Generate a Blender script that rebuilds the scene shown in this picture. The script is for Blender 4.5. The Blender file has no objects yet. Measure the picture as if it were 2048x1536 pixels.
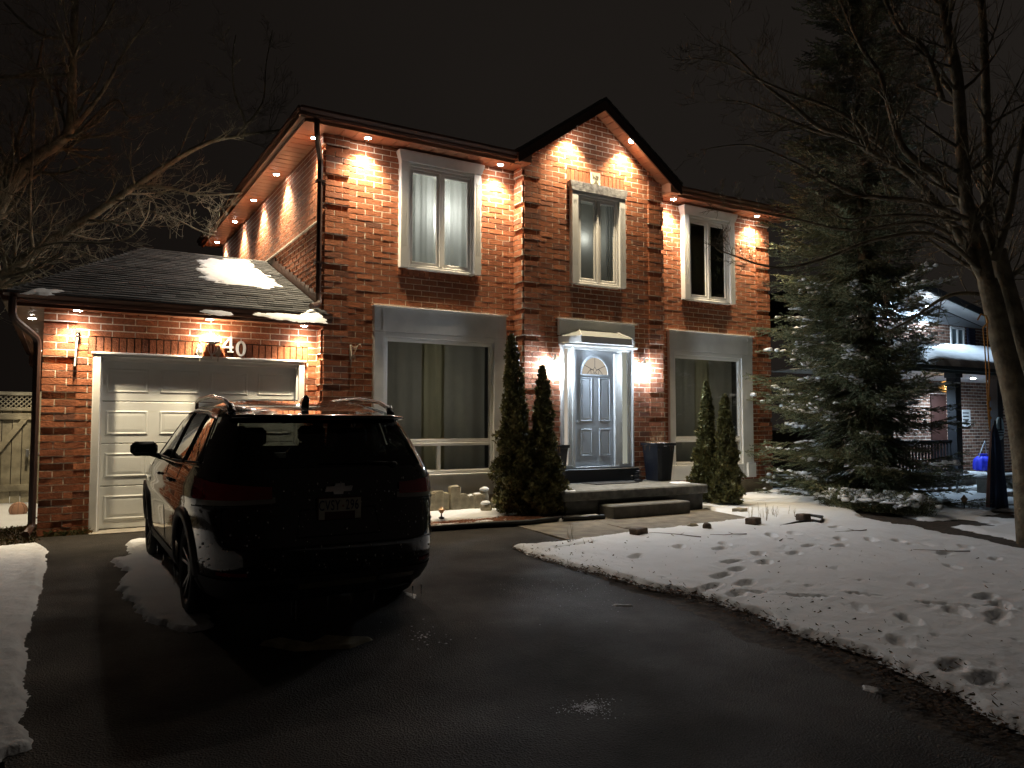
import bpy, math, random
import numpy as np
from mathutils import Vector, Matrix
random.seed(7)
RND = np.random.RandomState(5)
S = bpy.context.scene
COL = S.collection
PI = math.pi
# ------------------------------------------------------------------ camera numbers (full size photo 2048 x 1536)
FL, CX, CY, CH = 1526.0, 1024.0, 768.0, 1.36
PITCH = math.atan(82/1526.0); YAW = math.radians(30.7)
FW = np.array([math.sin(YAW)*math.cos(PITCH), math.cos(YAW)*math.cos(PITCH), math.sin(PITCH)])
RT = np.array([math.cos(YAW), -math.sin(YAW), 0.0]); UP = np.cross(RT, FW)
SL = 0.012                                     # the ground falls gently towards the street
def gz0(y): return -SL*(11.0-y) if y < 11 else 0.0
def ray(px, py): return FW + RT*(px-CX)/FL - UP*(py-CY)/FL
def gy(px, py, y):
    d = ray(px, py); t = y/d[1]; return np.array([d[0]*t, y, CH+d[2]*t])
def gs(px, py):                                # point of the ground seen at a pixel
    d = ray(px, py)
    # CH + t dz = -SL*(11 - t dy)
    t = (CH+SL*11)/(SL*d[1]-d[2]); p = d*t
    if p[1] > 11: t = -CH/d[2]; p = d*t
    return np.array([p[0], p[1], gz0(p[1])])
def gd(px, py, D):
    d = ray(px, py); return np.array([d[0]*D, d[1]*D, CH+d[2]*D])

# ------------------------------------------------------------------ mesh builder
class MB:
    def __init__(s): s.v = []; s.f = []; s.m = []
    def add(s, vs, fs, m=0):
        b = len(s.v); s.v.extend([tuple(map(float, p)) for p in vs]); s.f.extend([tuple(b+i for i in f) for f in fs]); s.m.extend([m]*len(fs))
    def quad(s, a, b, c, d, m=0): s.add([a, b, c, d], [(0, 1, 2, 3)], m)
    def hexa(s, p, m=0, bottom=True):          # p: 4 back corners then 4 front corners
        f = [(4, 5, 6, 7), (0, 4, 7, 3), (1, 2, 6, 5), (0, 1, 5, 4), (3, 7, 6, 2)]
        if bottom: f.append((0, 3, 2, 1))
        s.add(p, f, m)
    def box(s, x0, x1, y0, y1, z0, z1, m=0, bev=0.0):
        if bev > 0:
            b = min(bev, (x1-x0)*.45, (y1-y0)*.45, (z1-z0)*.45)
            vs = []; idx = {}
            for ix, X in ((0, (x0, x0+b)), (1, (x1, x1-b))):
                for iy, Y in ((0, (y0, y0+b)), (1, (y1, y1-b))):
                    for iz, Z in ((0, (z0, z0+b)), (1, (z1, z1-b))):
                        for ax in range(3):
                            p = [X[1], Y[1], Z[1]]
                            p[ax] = (X, Y, Z)[ax][0]
                            idx[(ix, iy, iz, ax)] = len(vs); vs.append(p)
            fs = []
            for i in (0, 1):
                q = [idx[(i, 0, 0, 0)], idx[(i, 1, 0, 0)], idx[(i, 1, 1, 0)], idx[(i, 0, 1, 0)]]; fs.append(q if i else q[::-1])
                q = [idx[(0, i, 0, 1)], idx[(1, i, 0, 1)], idx[(1, i, 1, 1)], idx[(0, i, 1, 1)]]; fs.append(q[::-1] if i else q)
                q = [idx[(0, 0, i, 2)], idx[(1, 0, i, 2)], idx[(1, 1, i, 2)], idx[(0, 1, i, 2)]]; fs.append(q if i else q[::-1])
            for i in (0, 1):
                for j in (0, 1):
                    fs.append([idx[(i, j, 0, 0)], idx[(i, j, 1, 0)], idx[(i, j, 1, 1)], idx[(i, j, 0, 1)]])
                    fs.append([idx[(i, 0, j, 0)], idx[(i, 1, j, 0)], idx[(i, 1, j, 2)], idx[(i, 0, j, 2)]])
                    fs.append([idx[(0, i, j, 1)], idx[(1, i, j, 1)], idx[(1, i, j, 2)], idx[(0, i, j, 2)]])
            for i in (0, 1):
                for j in (0, 1):
                    for k in (0, 1): fs.append([idx[(i, j, k, 0)], idx[(i, j, k, 1)], idx[(i, j, k, 2)]])
            s.add(vs, fs, m); return
        s.hexa([(x0, y1, z0), (x1, y1, z0), (x1, y1, z1), (x0, y1, z1), (x0, y0, z0), (x1, y0, z0), (x1, y0, z1), (x0, y0, z1)], m)
    def prism(s, poly, d, m=0):                # closed planar polygon (3-D points) extruded by vector d
        n = len(poly); P = [np.array(p, float) for p in poly]; Q = [p+np.array(d) for p in P]
        s.add(P+Q, [tuple(range(n)), tuple(range(2*n-1, n-1, -1))]+[(i, i+n, (i+1) % n+n, (i+1) % n) for i in range(n)], m)
    def tube(s, pts, rad, k=6, m=0, cap=True):
        P = [np.array(p, float) for p in pts]; n = len(P)
        if not hasattr(rad, '__len__'): rad = [rad]*n
        t = P[1]-P[0]; t /= np.linalg.norm(t)+1e-9
        a = np.cross(t, [0, 0, 1.0]);
        if np.linalg.norm(a) < .1: a = np.cross(t, [1.0, 0, 0])
        a /= np.linalg.norm(a); vs = []
        for i in range(n):
            t = P[min(i+1, n-1)]-P[max(i-1, 0)]; t /= np.linalg.norm(t)+1e-9
            a = a-t*np.dot(a, t); a /= np.linalg.norm(a)+1e-9; b = np.cross(t, a)
            for j in range(k):
                q = 2*PI*j/k; vs.append(P[i]+(a*math.cos(q)+b*math.sin(q))*rad[i])
        fs = [(i*k+j, i*k+(j+1) % k, (i+1)*k+(j+1) % k, (i+1)*k+j) for i in range(n-1) for j in range(k)]
        if cap: fs += [tuple(range(k))[::-1], tuple((n-1)*k+j for j in range(k))]
        s.add(vs, fs, m)
    def lathe(s, c, prof, k=16, m=0, sx=1, sy=1):   # prof: (r,z) from bottom to top
        n = len(prof); vs = []
        for r, z in prof:
            for j in range(k): vs.append((c[0]+sx*r*math.cos(2*PI*j/k), c[1]+sy*r*math.sin(2*PI*j/k), c[2]+z))
        fs = [(i*k+j, i*k+(j+1) % k, (i+1)*k+(j+1) % k, (i+1)*k+j) for i in range(n-1) for j in range(k)]
        fs += [tuple(range(k))[::-1], tuple((n-1)*k+j for j in range(k))]
        s.add(vs, fs, m)
    def blob(s, c, r, sub=2, amp=.15, flat=1.0, m=0, seed=None, cut=None):
        rs = np.random.RandomState(seed if seed is not None else RND.randint(1e6))
        nu, nv = 6*sub, 4*sub; vs = []; ph = rs.rand(6)*6
        for i in range(nv+1):
            for j in range(nu):
                th = PI*i/nv; p = 2*PI*j/nu
                d = np.array([math.sin(th)*math.cos(p), math.sin(th)*math.sin(p), math.cos(th)])
                w = 1+amp*(math.sin(3*d[0]+ph[0])+math.sin(4*d[1]+ph[1])+math.sin(3.5*d[2]+ph[2]))*.6+amp*.4*math.sin(7*d[0]+6*d[1]+ph[3])
                q = d*w*np.array(r); vs.append((c[0]+q[0], c[1]+q[1], c[2]+q[2]*flat))
        fs = [(i*nu+j, (i+1)*nu+j, (i+1)*nu+(j+1) % nu, i*nu+(j+1) % nu) for i in range(nv) for j in range(nu)]
        s.add(vs, fs, m)
    def build(s, name, mats, parent=None, smooth=False, local=False, label=None):
        me = bpy.data.meshes.new(name)
        V = np.array(s.v, dtype=np.float32)
        if parent is not None and not local:
            V = V-np.array(ROOT(parent), dtype=np.float32)
        me.from_pydata(V.tolist(), [], s.f)
        if not isinstance(mats, (list, tuple)): mats = [mats]
        for q in mats: me.materials.append(q)
        if len(mats) > 1: me.polygons.foreach_set('material_index', s.m)
        if smooth: me.polygons.foreach_set('use_smooth', [True]*len(me.polygons))
        me.validate(); me.update()
        o = bpy.data.objects.new(name, me); COL.objects.link(o)
        if parent is not None: o.parent = parent
        if label: o['label'] = label
        return o
def ROOT(o):                                    # world position of the top-level thing an object belongs to (parts keep location 0)
    while o.parent is not None: o = o.parent
    return tuple(o.location)
def tag(o, label=None, cat=None, group=None, kind=None):
    if label: o['label'] = label
    if cat: o['category'] = cat
    if group: o['group'] = group
    if kind: o['kind'] = kind
    return o
def thing(name, label, cat, loc=(0, 0, 0), group=None, rz=0):
    o = bpy.data.objects.new(name, None); COL.objects.link(o); o.location = loc; o.rotation_euler = (0, 0, rz)
    o.empty_display_size = .1
    return tag(o, label, cat, group)
def copy_tree(o, parent=None):
    c = o.copy(); COL.objects.link(c)
    if parent: c.parent = parent
    for ch in o.children: copy_tree(ch, c)
    return c
def text_mesh(txt, size, mat, parent, loc, rot, name='lettering', extrude=.002, font_scale=(1, 1), space=1.0, bold=0.0):
    cu = bpy.data.curves.new(name, 'FONT'); cu.body = txt; cu.size = size; cu.extrude = extrude; cu.align_x = 'CENTER'; cu.align_y = 'CENTER'
    cu.space_character = space; cu.offset = bold; cu.resolution_u = 4
    t = bpy.data.objects.new('tmp', cu); COL.objects.link(t)
    dg = bpy.context.evaluated_depsgraph_get(); me = bpy.data.meshes.new_from_object(t.evaluated_get(dg))
    bpy.data.objects.remove(t); bpy.data.curves.remove(cu)
    for v in me.vertices: v.co.x *= font_scale[0]; v.co.y *= font_scale[1]
    me.materials.clear(); me.materials.append(mat); me.name = name
    o = bpy.data.objects.new(name, me); COL.objects.link(o); o.parent = parent; o.location = loc; o.rotation_euler = rot
    return o

# ------------------------------------------------------------------ materials
def new_mat(name):
    m = bpy.data.materials.new(name); m.use_nodes = True; nt = m.node_tree
    return m, nt, nt.nodes['Principled BSDF']
def mat(name, col, rough=.6, metal=0, spec=.5, noise=0, nscale=8, bump=0, bscale=60, coat=0, col2=None, emit=None, estr=0, coords='Object', detail=4):
    m, nt, b = new_mat(name)
    b.inputs['Base Color'].default_value = (*col, 1); b.inputs['Roughness'].default_value = rough
    b.inputs['Metallic'].default_value = metal; b.inputs['Specular IOR Level'].default_value = spec
    b.inputs['Coat Weight'].default_value = coat
    if emit: b.inputs['Emission Color'].default_value = (*emit, 1); b.inputs['Emission Strength'].default_value = estr
    tc = nt.nodes.new('ShaderNodeTexCoord')
    if noise or col2:
        n = nt.nodes.new('ShaderNodeTexNoise'); n.inputs['Scale'].default_value = nscale; n.inputs['Detail'].default_value = detail
        r = nt.nodes.new('ShaderNodeValToRGB')
        c2 = col2 if col2 else tuple(c*(1-noise) for c in col)
        c1 = col if col2 else tuple(min(1, c*(1+noise)) for c in col)
        r.color_ramp.elements[0].position = .35; r.color_ramp.elements[1].position = .65
        r.color_ramp.elements[0].color = (*c2, 1); r.color_ramp.elements[1].color = (*c1, 1)
        nt.links.new(tc.outputs[coords], n.inputs['Vector']); nt.links.new(n.outputs['Fac'], r.inputs[0]); nt.links.new(r.outputs[0], b.inputs['Base Color'])
    if bump:
        n2 = nt.nodes.new('ShaderNodeTexNoise'); n2.inputs['Scale'].default_value = bscale; n2.inputs['Detail'].default_value = 5
        bp = nt.nodes.new('ShaderNodeBump'); bp.inputs['Strength'].default_value = bump; bp.inputs['Distance'].default_value = .02
        nt.links.new(tc.outputs[coords], n2.inputs['Vector']); nt.links.new(n2.outputs['Fac'], bp.inputs['Height']); nt.links.new(bp.outputs[0], b.inputs['Normal'])
    return m
def island_mat(name, stops, rough=.9, bump=.5, bscale=45, spec=.3, nmix=.35, nscale=25):
    m, nt, b = new_mat(name); b.inputs['Roughness'].default_value = rough; b.inputs['Specular IOR Level'].default_value = spec
    g = nt.nodes.new('ShaderNodeNewGeometry'); r = nt.nodes.new('ShaderNodeValToRGB')
    e = r.color_ramp.elements
    while len(e) < len(stops): e.new(.5)
    for q, (p, c) in zip(e, stops): q.position = p; q.color = (*c, 1)
    nt.links.new(g.outputs['Random Per Island'], r.inputs[0])
    tc = nt.nodes.new('ShaderNodeTexCoord')
    n = nt.nodes.new('ShaderNodeTexNoise'); n.inputs['Scale'].default_value = nscale; n.inputs['Detail'].default_value = 6
    mr = nt.nodes.new('ShaderNodeMapRange'); mr.inputs['From Min'].default_value = .3; mr.inputs['From Max'].default_value = .7
    mr.inputs['To Min'].default_value = 1-nmix; mr.inputs['To Max'].default_value = 1+nmix
    mx = nt.nodes.new('ShaderNodeMix'); mx.data_type = 'RGBA'; mx.blend_type = 'MULTIPLY'; mx.inputs['Factor'].default_value = 1
    nt.links.new(tc.outputs['Object'], n.inputs['Vector']); nt.links.new(n.outputs['Fac'], mr.inputs['Value'])
    nt.links.new(r.outputs[0], mx.inputs['A']); nt.links.new(mr.outputs[0], mx.inputs['B']); nt.links.new(mx.outputs['Result'], b.inputs['Base Color'])
    if bump:
        n2 = nt.nodes.new('ShaderNodeTexNoise'); n2.inputs['Scale'].default_value = bscale; n2.inputs['Detail'].default_value = 6; n2.inputs['Roughness'].default_value = .65
        bp = nt.nodes.new('ShaderNodeBump'); bp.inputs['Strength'].default_value = bump; bp.inputs['Distance'].default_value = .02
        nt.links.new(tc.outputs['Object'], n2.inputs['Vector']); nt.links.new(n2.outputs['Fac'], bp.inputs['Height']); nt.links.new(bp.outputs[0], b.inputs['Normal'])
    return m
def emis(name, col, s):
    m = bpy.data.materials.new(name); m.use_nodes = True; nt = m.node_tree; nt.nodes.remove(nt.nodes['Principled BSDF'])
    e = nt.nodes.new('ShaderNodeEmission'); e.inputs[0].default_value = (*col, 1); e.inputs[1].default_value = s
    nt.links.new(e.outputs[0], nt.nodes['Material Output'].inputs[0]); return m
def glass(name, tint=(.9, .9, .88), refl=1.0, tr=None):
    m = bpy.data.materials.new(name); m.use_nodes = True; nt = m.node_tree; nt.nodes.remove(nt.nodes['Principled BSDF'])
    t = nt.nodes.new('ShaderNodeBsdfTransparent'); t.inputs[0].default_value = (*tint, 1)
    g = nt.nodes.new('ShaderNodeBsdfGlossy'); g.inputs['Roughness'].default_value = .015; g.inputs[0].default_value = (refl, refl, refl, 1)
    f = nt.nodes.new('ShaderNodeFresnel'); ge = nt.nodes.new('ShaderNodeNewGeometry'); io = nt.nodes.new('ShaderNodeMapRange'); io.inputs['To Min'].default_value = 1.55; io.inputs['To Max'].default_value = 1/1.55; nt.links.new(ge.outputs['Backfacing'], io.inputs['Value']); nt.links.new(io.outputs[0], f.inputs[0])
    mx = nt.nodes.new('ShaderNodeMixShader')
    nt.links.new(f.outputs[0], mx.inputs[0]); nt.links.new(t.outputs[0], mx.inputs[1]); nt.links.new(g.outputs[0], mx.inputs[2])
    nt.links.new(mx.outputs[0], nt.nodes['Material Output'].inputs[0]); return m
M = {}
M['brick'] = island_mat('brick', [(0, (.16, .066, .042)), (.07, (.20, .075, .044)), (.12, (.25, .086, .042)), (.5, (.30, .102, .048)), (.8, (.34, .122, .058)), (1, (.27, .09, .045))], bump=.6, bscale=45, nmix=.25)
M['mortar'] = mat('mortar', (.74, .66, .56), .95, noise=.25, nscale=20, bump=.3)
M['nbrick'] = island_mat('neighbour_brick', [(0, (.10, .055, .04)), (.4, (.20, .10, .07)), (.8, (.28, .15, .10)), (1, (.16, .09, .065))])
M['white'] = mat('white_paint', (.80, .80, .79), .45, noise=.05, nscale=5, bump=.05, bscale=30)
M['grey_trim'] = mat('grey_painted_trim', (.80, .80, .79), .5, noise=.07, nscale=4, bump=.06, bscale=25)
M['vinyl'] = mat('window_vinyl', (.85, .84, .82), .35)
M['weathered'] = mat('weathered_capping', (.32, .32, .33), .7, noise=.5, nscale=14, bump=.4, bscale=40)
M['brown_metal'] = mat('brown_aluminium', (.105, .045, .028), .38, spec=.6, noise=.1, nscale=3)
M['brown_dark'] = mat('brown_downspout', (.045, .022, .016), .35, spec=.5)
M['soffit'] = mat('soffit_aluminium', (.34, .165, .10), .42, noise=.08, nscale=6)
M['garage_door'] = mat('garage_door_steel', (.76, .79, .80), .5, noise=.04, nscale=3, bump=.05, bscale=120)
M['door'] = mat('door_paint', (.66, .72, .80), .4, bump=.03, bscale=80)
M['shingle'] = island_mat('asphalt_shingle', [(0, (.045, .047, .05)), (.4, (.085, .088, .092)), (.75, (.12, .125, .13)), (1, (.065, .067, .07))], bump=.8, bscale=220, nmix=.3, nscale=60)
M['shingle_dark'] = mat('roof_shingle', (.02, .018, .017), .95, noise=.3, nscale=30)
M['snow'] = mat('snow', (.77, .79, .82), .75, spec=.25, bump=.4, bscale=26, noise=.03, nscale=3)
M['concrete'] = mat('concrete', (.25, .23, .20), .9, noise=.25, nscale=6, bump=.4, bscale=70)
M['foundation'] = mat('foundation_parging', (.30, .25, .18), .9, noise=.2, nscale=5, bump=.3, bscale=40)
M['porch_dark'] = mat('dark_porch_concrete', (.075, .075, .072), .85, noise=.3, nscale=7, bump=.35, bscale=60)
M['step'] = mat('step_concrete', (.13, .125, .115), .85, noise=.2, nscale=9, bump=.35, bscale=80)
M['planter'] = mat('planter_resin', (.012, .014, .022), .4, bump=.05, bscale=60)
M['black'] = mat('matt_black', (.008, .008, .008), .6)
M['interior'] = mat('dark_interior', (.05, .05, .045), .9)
def cloth(name, col, k=.55):
    m = mat(name, col, .9, noise=.08, nscale=5); nt = m.node_tree; b = nt.nodes['Principled BSDF']; t = nt.nodes.new('ShaderNodeBsdfTranslucent'); t.inputs[0].default_value = (*col, 1)
    mx = nt.nodes.new('ShaderNodeMixShader'); mx.inputs[0].default_value = k; nt.links.new(b.outputs[0], mx.inputs[1]); nt.links.new(t.outputs[0], mx.inputs[2]); nt.links.new(mx.outputs[0], nt.nodes['Material Output'].inputs[0]); return m
M['curtain'] = cloth('curtain_cloth', (.60, .61, .60)); M['curtain_d'] = cloth('heavy_curtain_cloth', (.36, .35, .30)); M['curtain_o'] = cloth('olive_curtain_cloth', (.42, .40, .27))
M['glass'] = glass('window_glass')
M['lampglass'] = emis('lamp_glow', (1.0, .90, .76), 22)
M['pot'] = emis('potlight_glow', (1, .9, .78), 160)
M['potcold'] = emis('cold_potlight_glow', (.85, .93, 1), 45)
M['metal_w'] = mat('pale_cast_metal', (.45, .45, .44), .4, metal=.3)
M['digit'] = mat('digit_metal', (.72, .72, .70), .4)
M['stone'] = island_mat('stone', [(0, (.20, .17, .12)), (.5, (.32, .28, .20)), (1, (.42, .38, .30))], bump=.9, bscale=14, nmix=.35, nscale=8)
M['stone_d'] = mat('dark_stone', (.10, .07, .05), .9, noise=.4, nscale=12, bump=.8, bscale=20)
M['bark'] = mat('bark', (.27, .25, .185), .9, noise=.35, nscale=9, bump=.8, bscale=25)
M['bark2'] = mat('mossy_bark', (.13, .105, .065), .9, noise=.4, nscale=7, bump=.8, bscale=25)
M['twig'] = mat('dry_twig', (.26, .16, .09), .85)
M['needle'] = island_mat('spruce_needles', [(0, (.07, .095, .05)), (.4, (.15, .175, .10)), (.75, (.27, .29, .18)), (1, (.20, .16, .08))], bump=0, nmix=.4, nscale=3, rough=.6)
M['cedar'] = island_mat('cedar_foliage', [(0, (.045, .045, .015)), (.5, (.10, .10, .035)), (.85, (.17, .165, .06)), (1, (.12, .08, .03))], bump=0, nmix=.35, nscale=12, rough=.6)
M['wood'] = mat('weathered_wood', (.30, .27, .19), .85, noise=.3, nscale=5, bump=.4, bscale=30)
M['mulch'] = island_mat('mulch', [(0, (.10, .035, .02)), (.5, (.22, .08, .04)), (1, (.30, .14, .08))], bump=0)
M['edging'] = mat('plastic_edging', (.012, .012, .013), .35)
M['soil'] = mat('dark_soil', (.040, .028, .018), .95, noise=.5, nscale=14, bump=1, bscale=30)
M['ice'] = mat('ice', (.75, .78, .8), .08, spec=.8)
M['ice'].node_tree.nodes['Principled BSDF'].inputs['Transmission Weight'].default_value = .8
SKY_STRENGTH, EXPOSURE = 0.85, 0.25
# ================================================================== THE HOUSE
house = thing('brick_house', 'two-storey red brick house with attached garage, central gable and lit soffits', 'house', (8.0, 10.93, 0))
YM, YG, YGA = 10.93, 10.66, 11.10        # main front, gable front, garage front
XL, XGL, XGR, XR = 3.28, 6.55, 9.55, 12.75
YB = 19.1
CO, BL, MJ = .089, .267, .013
def clip(rects, holes):
    for h in holes:
        out = []
        for r in rects:
            a, b, c, d = r
            if b <= h[0] or a >= h[1] or d <= h[2] or c >= h[3]: out.append(r); continue
            if a < h[0]: out.append((a, h[0], c, d))
            if b > h[1]: out.append((h[1], b, c, d))
            a2, b2 = max(a, h[0]), min(b, h[1])
            if c < h[2]: out.append((a2, b2, c, h[2]))
            if d > h[3]: out.append((a2, b2, h[3], d))
        rects = out
    return rects
def brick_face(mb, O, U, N, W, H, holes=(), quo=(), top=None, v_start=0.0, z_off=0.0, rough=1.0, qphase=1, dd=0.0, msl=1, courses=CO):
    O, U, N = map(lambda q: np.array(q, float), (O, U, N)); Z = np.array([0, 0, 1.0])
    def P(u, v, n): return O+U*u+Z*v+N*n
    def one(a, b, c, d, n0):
        if b-a < .02 or d-c < .02: return
        o = n0+dd+random.uniform(.0, .0012)*rough
        q = [o+random.uniform(-.0006, .0006)*rough for _ in range(4)]
        d0, d1 = d, d
        if top is not None:
            d0, d1 = min(d, top(a)), min(d, top(b))
            if max(d0, d1) < c+.012: return
            d0, d1 = max(d0, c+.004), max(d1, c+.004)
        j = lambda: random.uniform(-.0016, .0016)*rough
        kk = random.random()
        if kk < .34*rough: q[0] += .0045*rough; q[1] += random.uniform(.001, .005)*rough      # bottom edge kicks out (split-face brick)
        mb.hexa([P(a, c, -.03), P(b, c, -.03), P(b, d1, -.03), P(a, d0, -.03), P(a+j(), c+j(), q[0]), P(b+j(), c+j(), q[1]), P(b+j(), d1+j(), q[2]), P(a+j(), d0+j(), q[3])], 0, bottom=False)
    zones = []; cur = 0.0
    for z in sorted(quo): 
        if z[0] > cur: zones.append((cur, z[0], False))
        zones.append((z[0], z[1], True)); cur = z[1]
    if cur < W: zones.append((cur, W, False))
    for i in range(int(H/CO)+1):
        v0 = i*CO; v1 = v0+CO-MJ
        if v0 < v_start-.001: continue
        v1 = min(v1, H)
        for (a, b, isq) in zones:
            n0 = 0.0
            if isq: n0 = 0.0 if i % 5 == qphase else .040
            rects = []; off = 0 if i % 2 else BL/2
            u = a-off if not isq else a-(.0 if i % 2 else .12)
            while u < b:
                r = (max(u, a), min(u+BL-MJ, b), v0, v1); u += BL
                if r[1]-r[0] > .02: rects.append(r)
            for r in clip(rects, holes):
                one(*r, n0)
            if isq and n0 > 0:      # mortar behind the proud quoin bricks
                for r in clip([(a, b, v0-MJ, v1+.0)], holes):
                    if top is None or r[3] < top((a+b)/2): mb.hexa([P(r[0]+.003, r[2], -.03), P(r[1]-.003, r[2], -.03), P(r[1]-.003, r[3], -.03), P(r[0]+.003, r[3], -.03), P(r[0]+.003, r[2], n0-.002), P(r[1]-.003, r[2], n0-.002), P(r[1]-.003, r[3], n0-.002), P(r[0]+.003, r[3], n0-.002)], msl, bottom=False)
    us = sorted({0, W, *[h[0] for h in holes], *[h[1] for h in holes]}); vs = sorted({0, H, *[h[2] for h in holes], *[h[3] for h in holes]})
    us = [u for u in us if 0 <= u <= W]; vs = [v for v in vs if 0 <= v <= H]
    if top is None:
        for a, b in zip(us, us[1:]):
            for c, d in zip(vs, vs[1:]):
                m_ = ((a+b)/2, (c+d)/2)
                if any(h[0] < m_[0] < h[1] and h[2] < m_[1] < h[3] for h in holes): continue
                mb.quad(P(a, c, dd-.0016), P(b, c, dd-.0016), P(b, d, dd-.0016), P(a, d, dd-.0016), msl)
    else:
        Ht = min(top(0), top(W))
        vs = [v for v in vs if v < Ht]+[Ht]
        for a, b in zip(us, us[1:]):
            for c, d in zip(vs, vs[1:]):
                m_ = ((a+b)/2, (c+d)/2)
                if any(h[0] < m_[0] < h[1] and h[2] < m_[1] < h[3] for h in holes): continue
                mb.quad(P(a, c, dd-.0016), P(b, c, dd-.0016), P(b, d, dd-.0016), P(a, d, dd-.0016), msl)
        mb.add([P(0, Ht, dd-.0016), P(W, Ht, dd-.0016), P(W/2, top(W/2), dd-.0016)], [(0, 1, 2)], msl)
def soldier(mb, O, U, N, a, b, c, d, n0=.002):
    O, U, N = map(lambda q: np.array(q, float), (O, U, N)); Z = np.array([0, 0, 1.0]); k = max(1, round((b-a)/CO)); s = (b-a)/k
    for i in range(k):
        u0 = a+i*s+MJ/2; u1 = a+(i+1)*s-MJ/2; q = n0+random.uniform(-.003, .003)
        P = lambda u, v, n: O+U*u+Z*v+N*n
        mb.hexa([P(u0, c, -.03), P(u1, c, -.03), P(u1, d-MJ, -.03), P(u0, d-MJ, -.03), P(u0, c, q), P(u1, c, q), P(u1, d-MJ, q+random.uniform(-.002, .002)), P(u0, d-MJ, q)], 0, bottom=False)
UX = (1, 0, 0); NF = (0, -1, 0); ZT = 5.66
QW = .365
# front wall left of the gable
w = MB()
soldL = (4.50-XL, 5.80-XL, 5.44, 5.66)
brick_face(w, (XL, YM, 0), UX, NF, XGL-XL, ZT, holes=[(4.52-XL, 5.78-XL, 3.80, 5.5), (4.12-XL, 6.26-XL, .25, 3.08)], quo=[(0, QW)], v_start=.26)
w.build('front_wall', [M['brick'], M['mortar']], house, label='left front wall')
w = MB()
brick_face(w, (XGR, YM, 0), UX, NF, XR-XGR, ZT, holes=[(10.40-XGR, 11.58-XGR, 3.80, 5.5), (9.98-XGR, 12.10-XGR, .30, 3.08)], quo=[(XR-XGR-QW, XR-XGR)], v_start=.26)
w.build('front_wall', [M['brick'], M['mortar']], house, label='right front wall')
# gable front and its two return walls
GT = lambda u: 5.835+.70*(1.5-abs(u-1.5))
w = MB()
brick_face(w, (XGL, YG, 0), UX, NF, 3.0, 6.90, holes=[(7.55-XGL, 8.58-XGL, 3.80, 5.52), (7.30-XGL, 8.80-XGL, 0, 3.1), (7.42-XGL, 8.68-XGL, 5.56, 5.80)], quo=[(0, .32), (3-.32, 3)], top=GT, v_start=.30)
soldier(w, (XGL, YG, 0), UX, NF, 7.42-XGL, 7.93-XGL, 5.565, 5.80); soldier(w, (XGL, YG, 0), UX, NF, 8.15-XGL, 8.68-XGL, 5.565, 5.80)
for sx, n in ((XGL-.0, (-1, 0, 0)), (XGR+.0, (1, 0, 0))):
    brick_face(w, (sx, YM, 0), (0, -1, 0), n, YM-YG, 5.74, quo=[(0.02, YM-YG+.028)], v_start=.30)
w.build('gable_wall', [M['brick'], M['mortar']], house)
# corner return and long side wall above the garage roof
w = MB()
brick_face(w, (XL, YGA+.02, 0), (0, -1, 0), (-1, 0, 0), YGA+.02-YM, 5.66, quo=[(0.0, YGA+.02-YM+.028)])
brick_face(w, (XL, YB, 0), (0, -1, 0), (-1, 0, 0), YB-YGA-.02, 4.45, v_start=2.6, dd=-.035, rough=.8)
brick_face(w, (XL, YB, 4.45), (0, -1, 0), (-1, 0, 0), YB-YGA-.02, 1.22, rough=.6)
w.box(XL-.004, XL+.03, YGA, YB, 4.43, 4.452, 1)
w.build('side_wall', [M['brick'], M['mortar']], house)
# garage front
w = MB(); GX = -.19
soldG = (.30-GX, 3.12-GX, 2.26, 2.50)
brick_face(w, (GX, YGA, 0), UX, NF, XL-GX, 2.80, holes=[(.40-GX, 3.04-GX, 0, 2.26), soldG], quo=[(0, QW)], qphase=4)
soldier(w, (GX, YGA, 0), UX, NF, *soldG)
w.build('garage_wall', [M['brick'], M['mortar']], house)
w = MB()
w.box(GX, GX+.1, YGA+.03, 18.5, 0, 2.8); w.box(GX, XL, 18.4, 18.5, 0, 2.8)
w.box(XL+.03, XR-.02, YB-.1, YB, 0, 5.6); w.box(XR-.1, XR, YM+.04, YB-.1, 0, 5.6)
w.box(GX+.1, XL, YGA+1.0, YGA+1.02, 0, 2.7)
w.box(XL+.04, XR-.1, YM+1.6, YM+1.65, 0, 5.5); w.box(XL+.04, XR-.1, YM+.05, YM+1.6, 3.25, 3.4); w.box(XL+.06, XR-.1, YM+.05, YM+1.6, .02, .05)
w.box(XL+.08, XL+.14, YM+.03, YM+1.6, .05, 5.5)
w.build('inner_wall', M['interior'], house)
for q in ((XL+.02, XGL, YM-.018), (XGR, XR+.01, YM-.018)):
    w = MB(); w.box(q[0], q[1], q[2], YM+.1, -.1, .262); w.build('foundation', M['foundation'], house)
# ---------------- roofs
r = MB()
EZ = 5.80
def eaves(z): return z
OV = .43
e0x, e1x, e0y, e1y = XL-OV-.02, XR+OV, YM-OV-.02, YB+OV
run = (e1y-e0y)/2; rz = EZ+run*.36
r.add([(e0x, e0y, EZ), (e1x, e0y, EZ), (e1x, e1y, EZ), (e0x, e1y, EZ), (e0x+run, e0y+run, rz), (e1x-run, e0y+run, rz)], [(1, 2, 5), (2, 3, 4, 5), (3, 0, 4)])
gn = (8.05, e0y+1.26/.36+.02, EZ+1.26+.007)
r.add([(e0x, e0y, EZ), (8.05-1.76, e0y, EZ), gn, (8.05+1.76, e0y, EZ), (e1x, e0y, EZ), (e1x-run, e0y+run, rz), (e0x+run, e0y+run, rz)], [(0, 1, 2, 6), (2, 5, 6), (2, 3, 4, 5)])
roof = r.build('roof', M['shingle_dark'], house)
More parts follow.
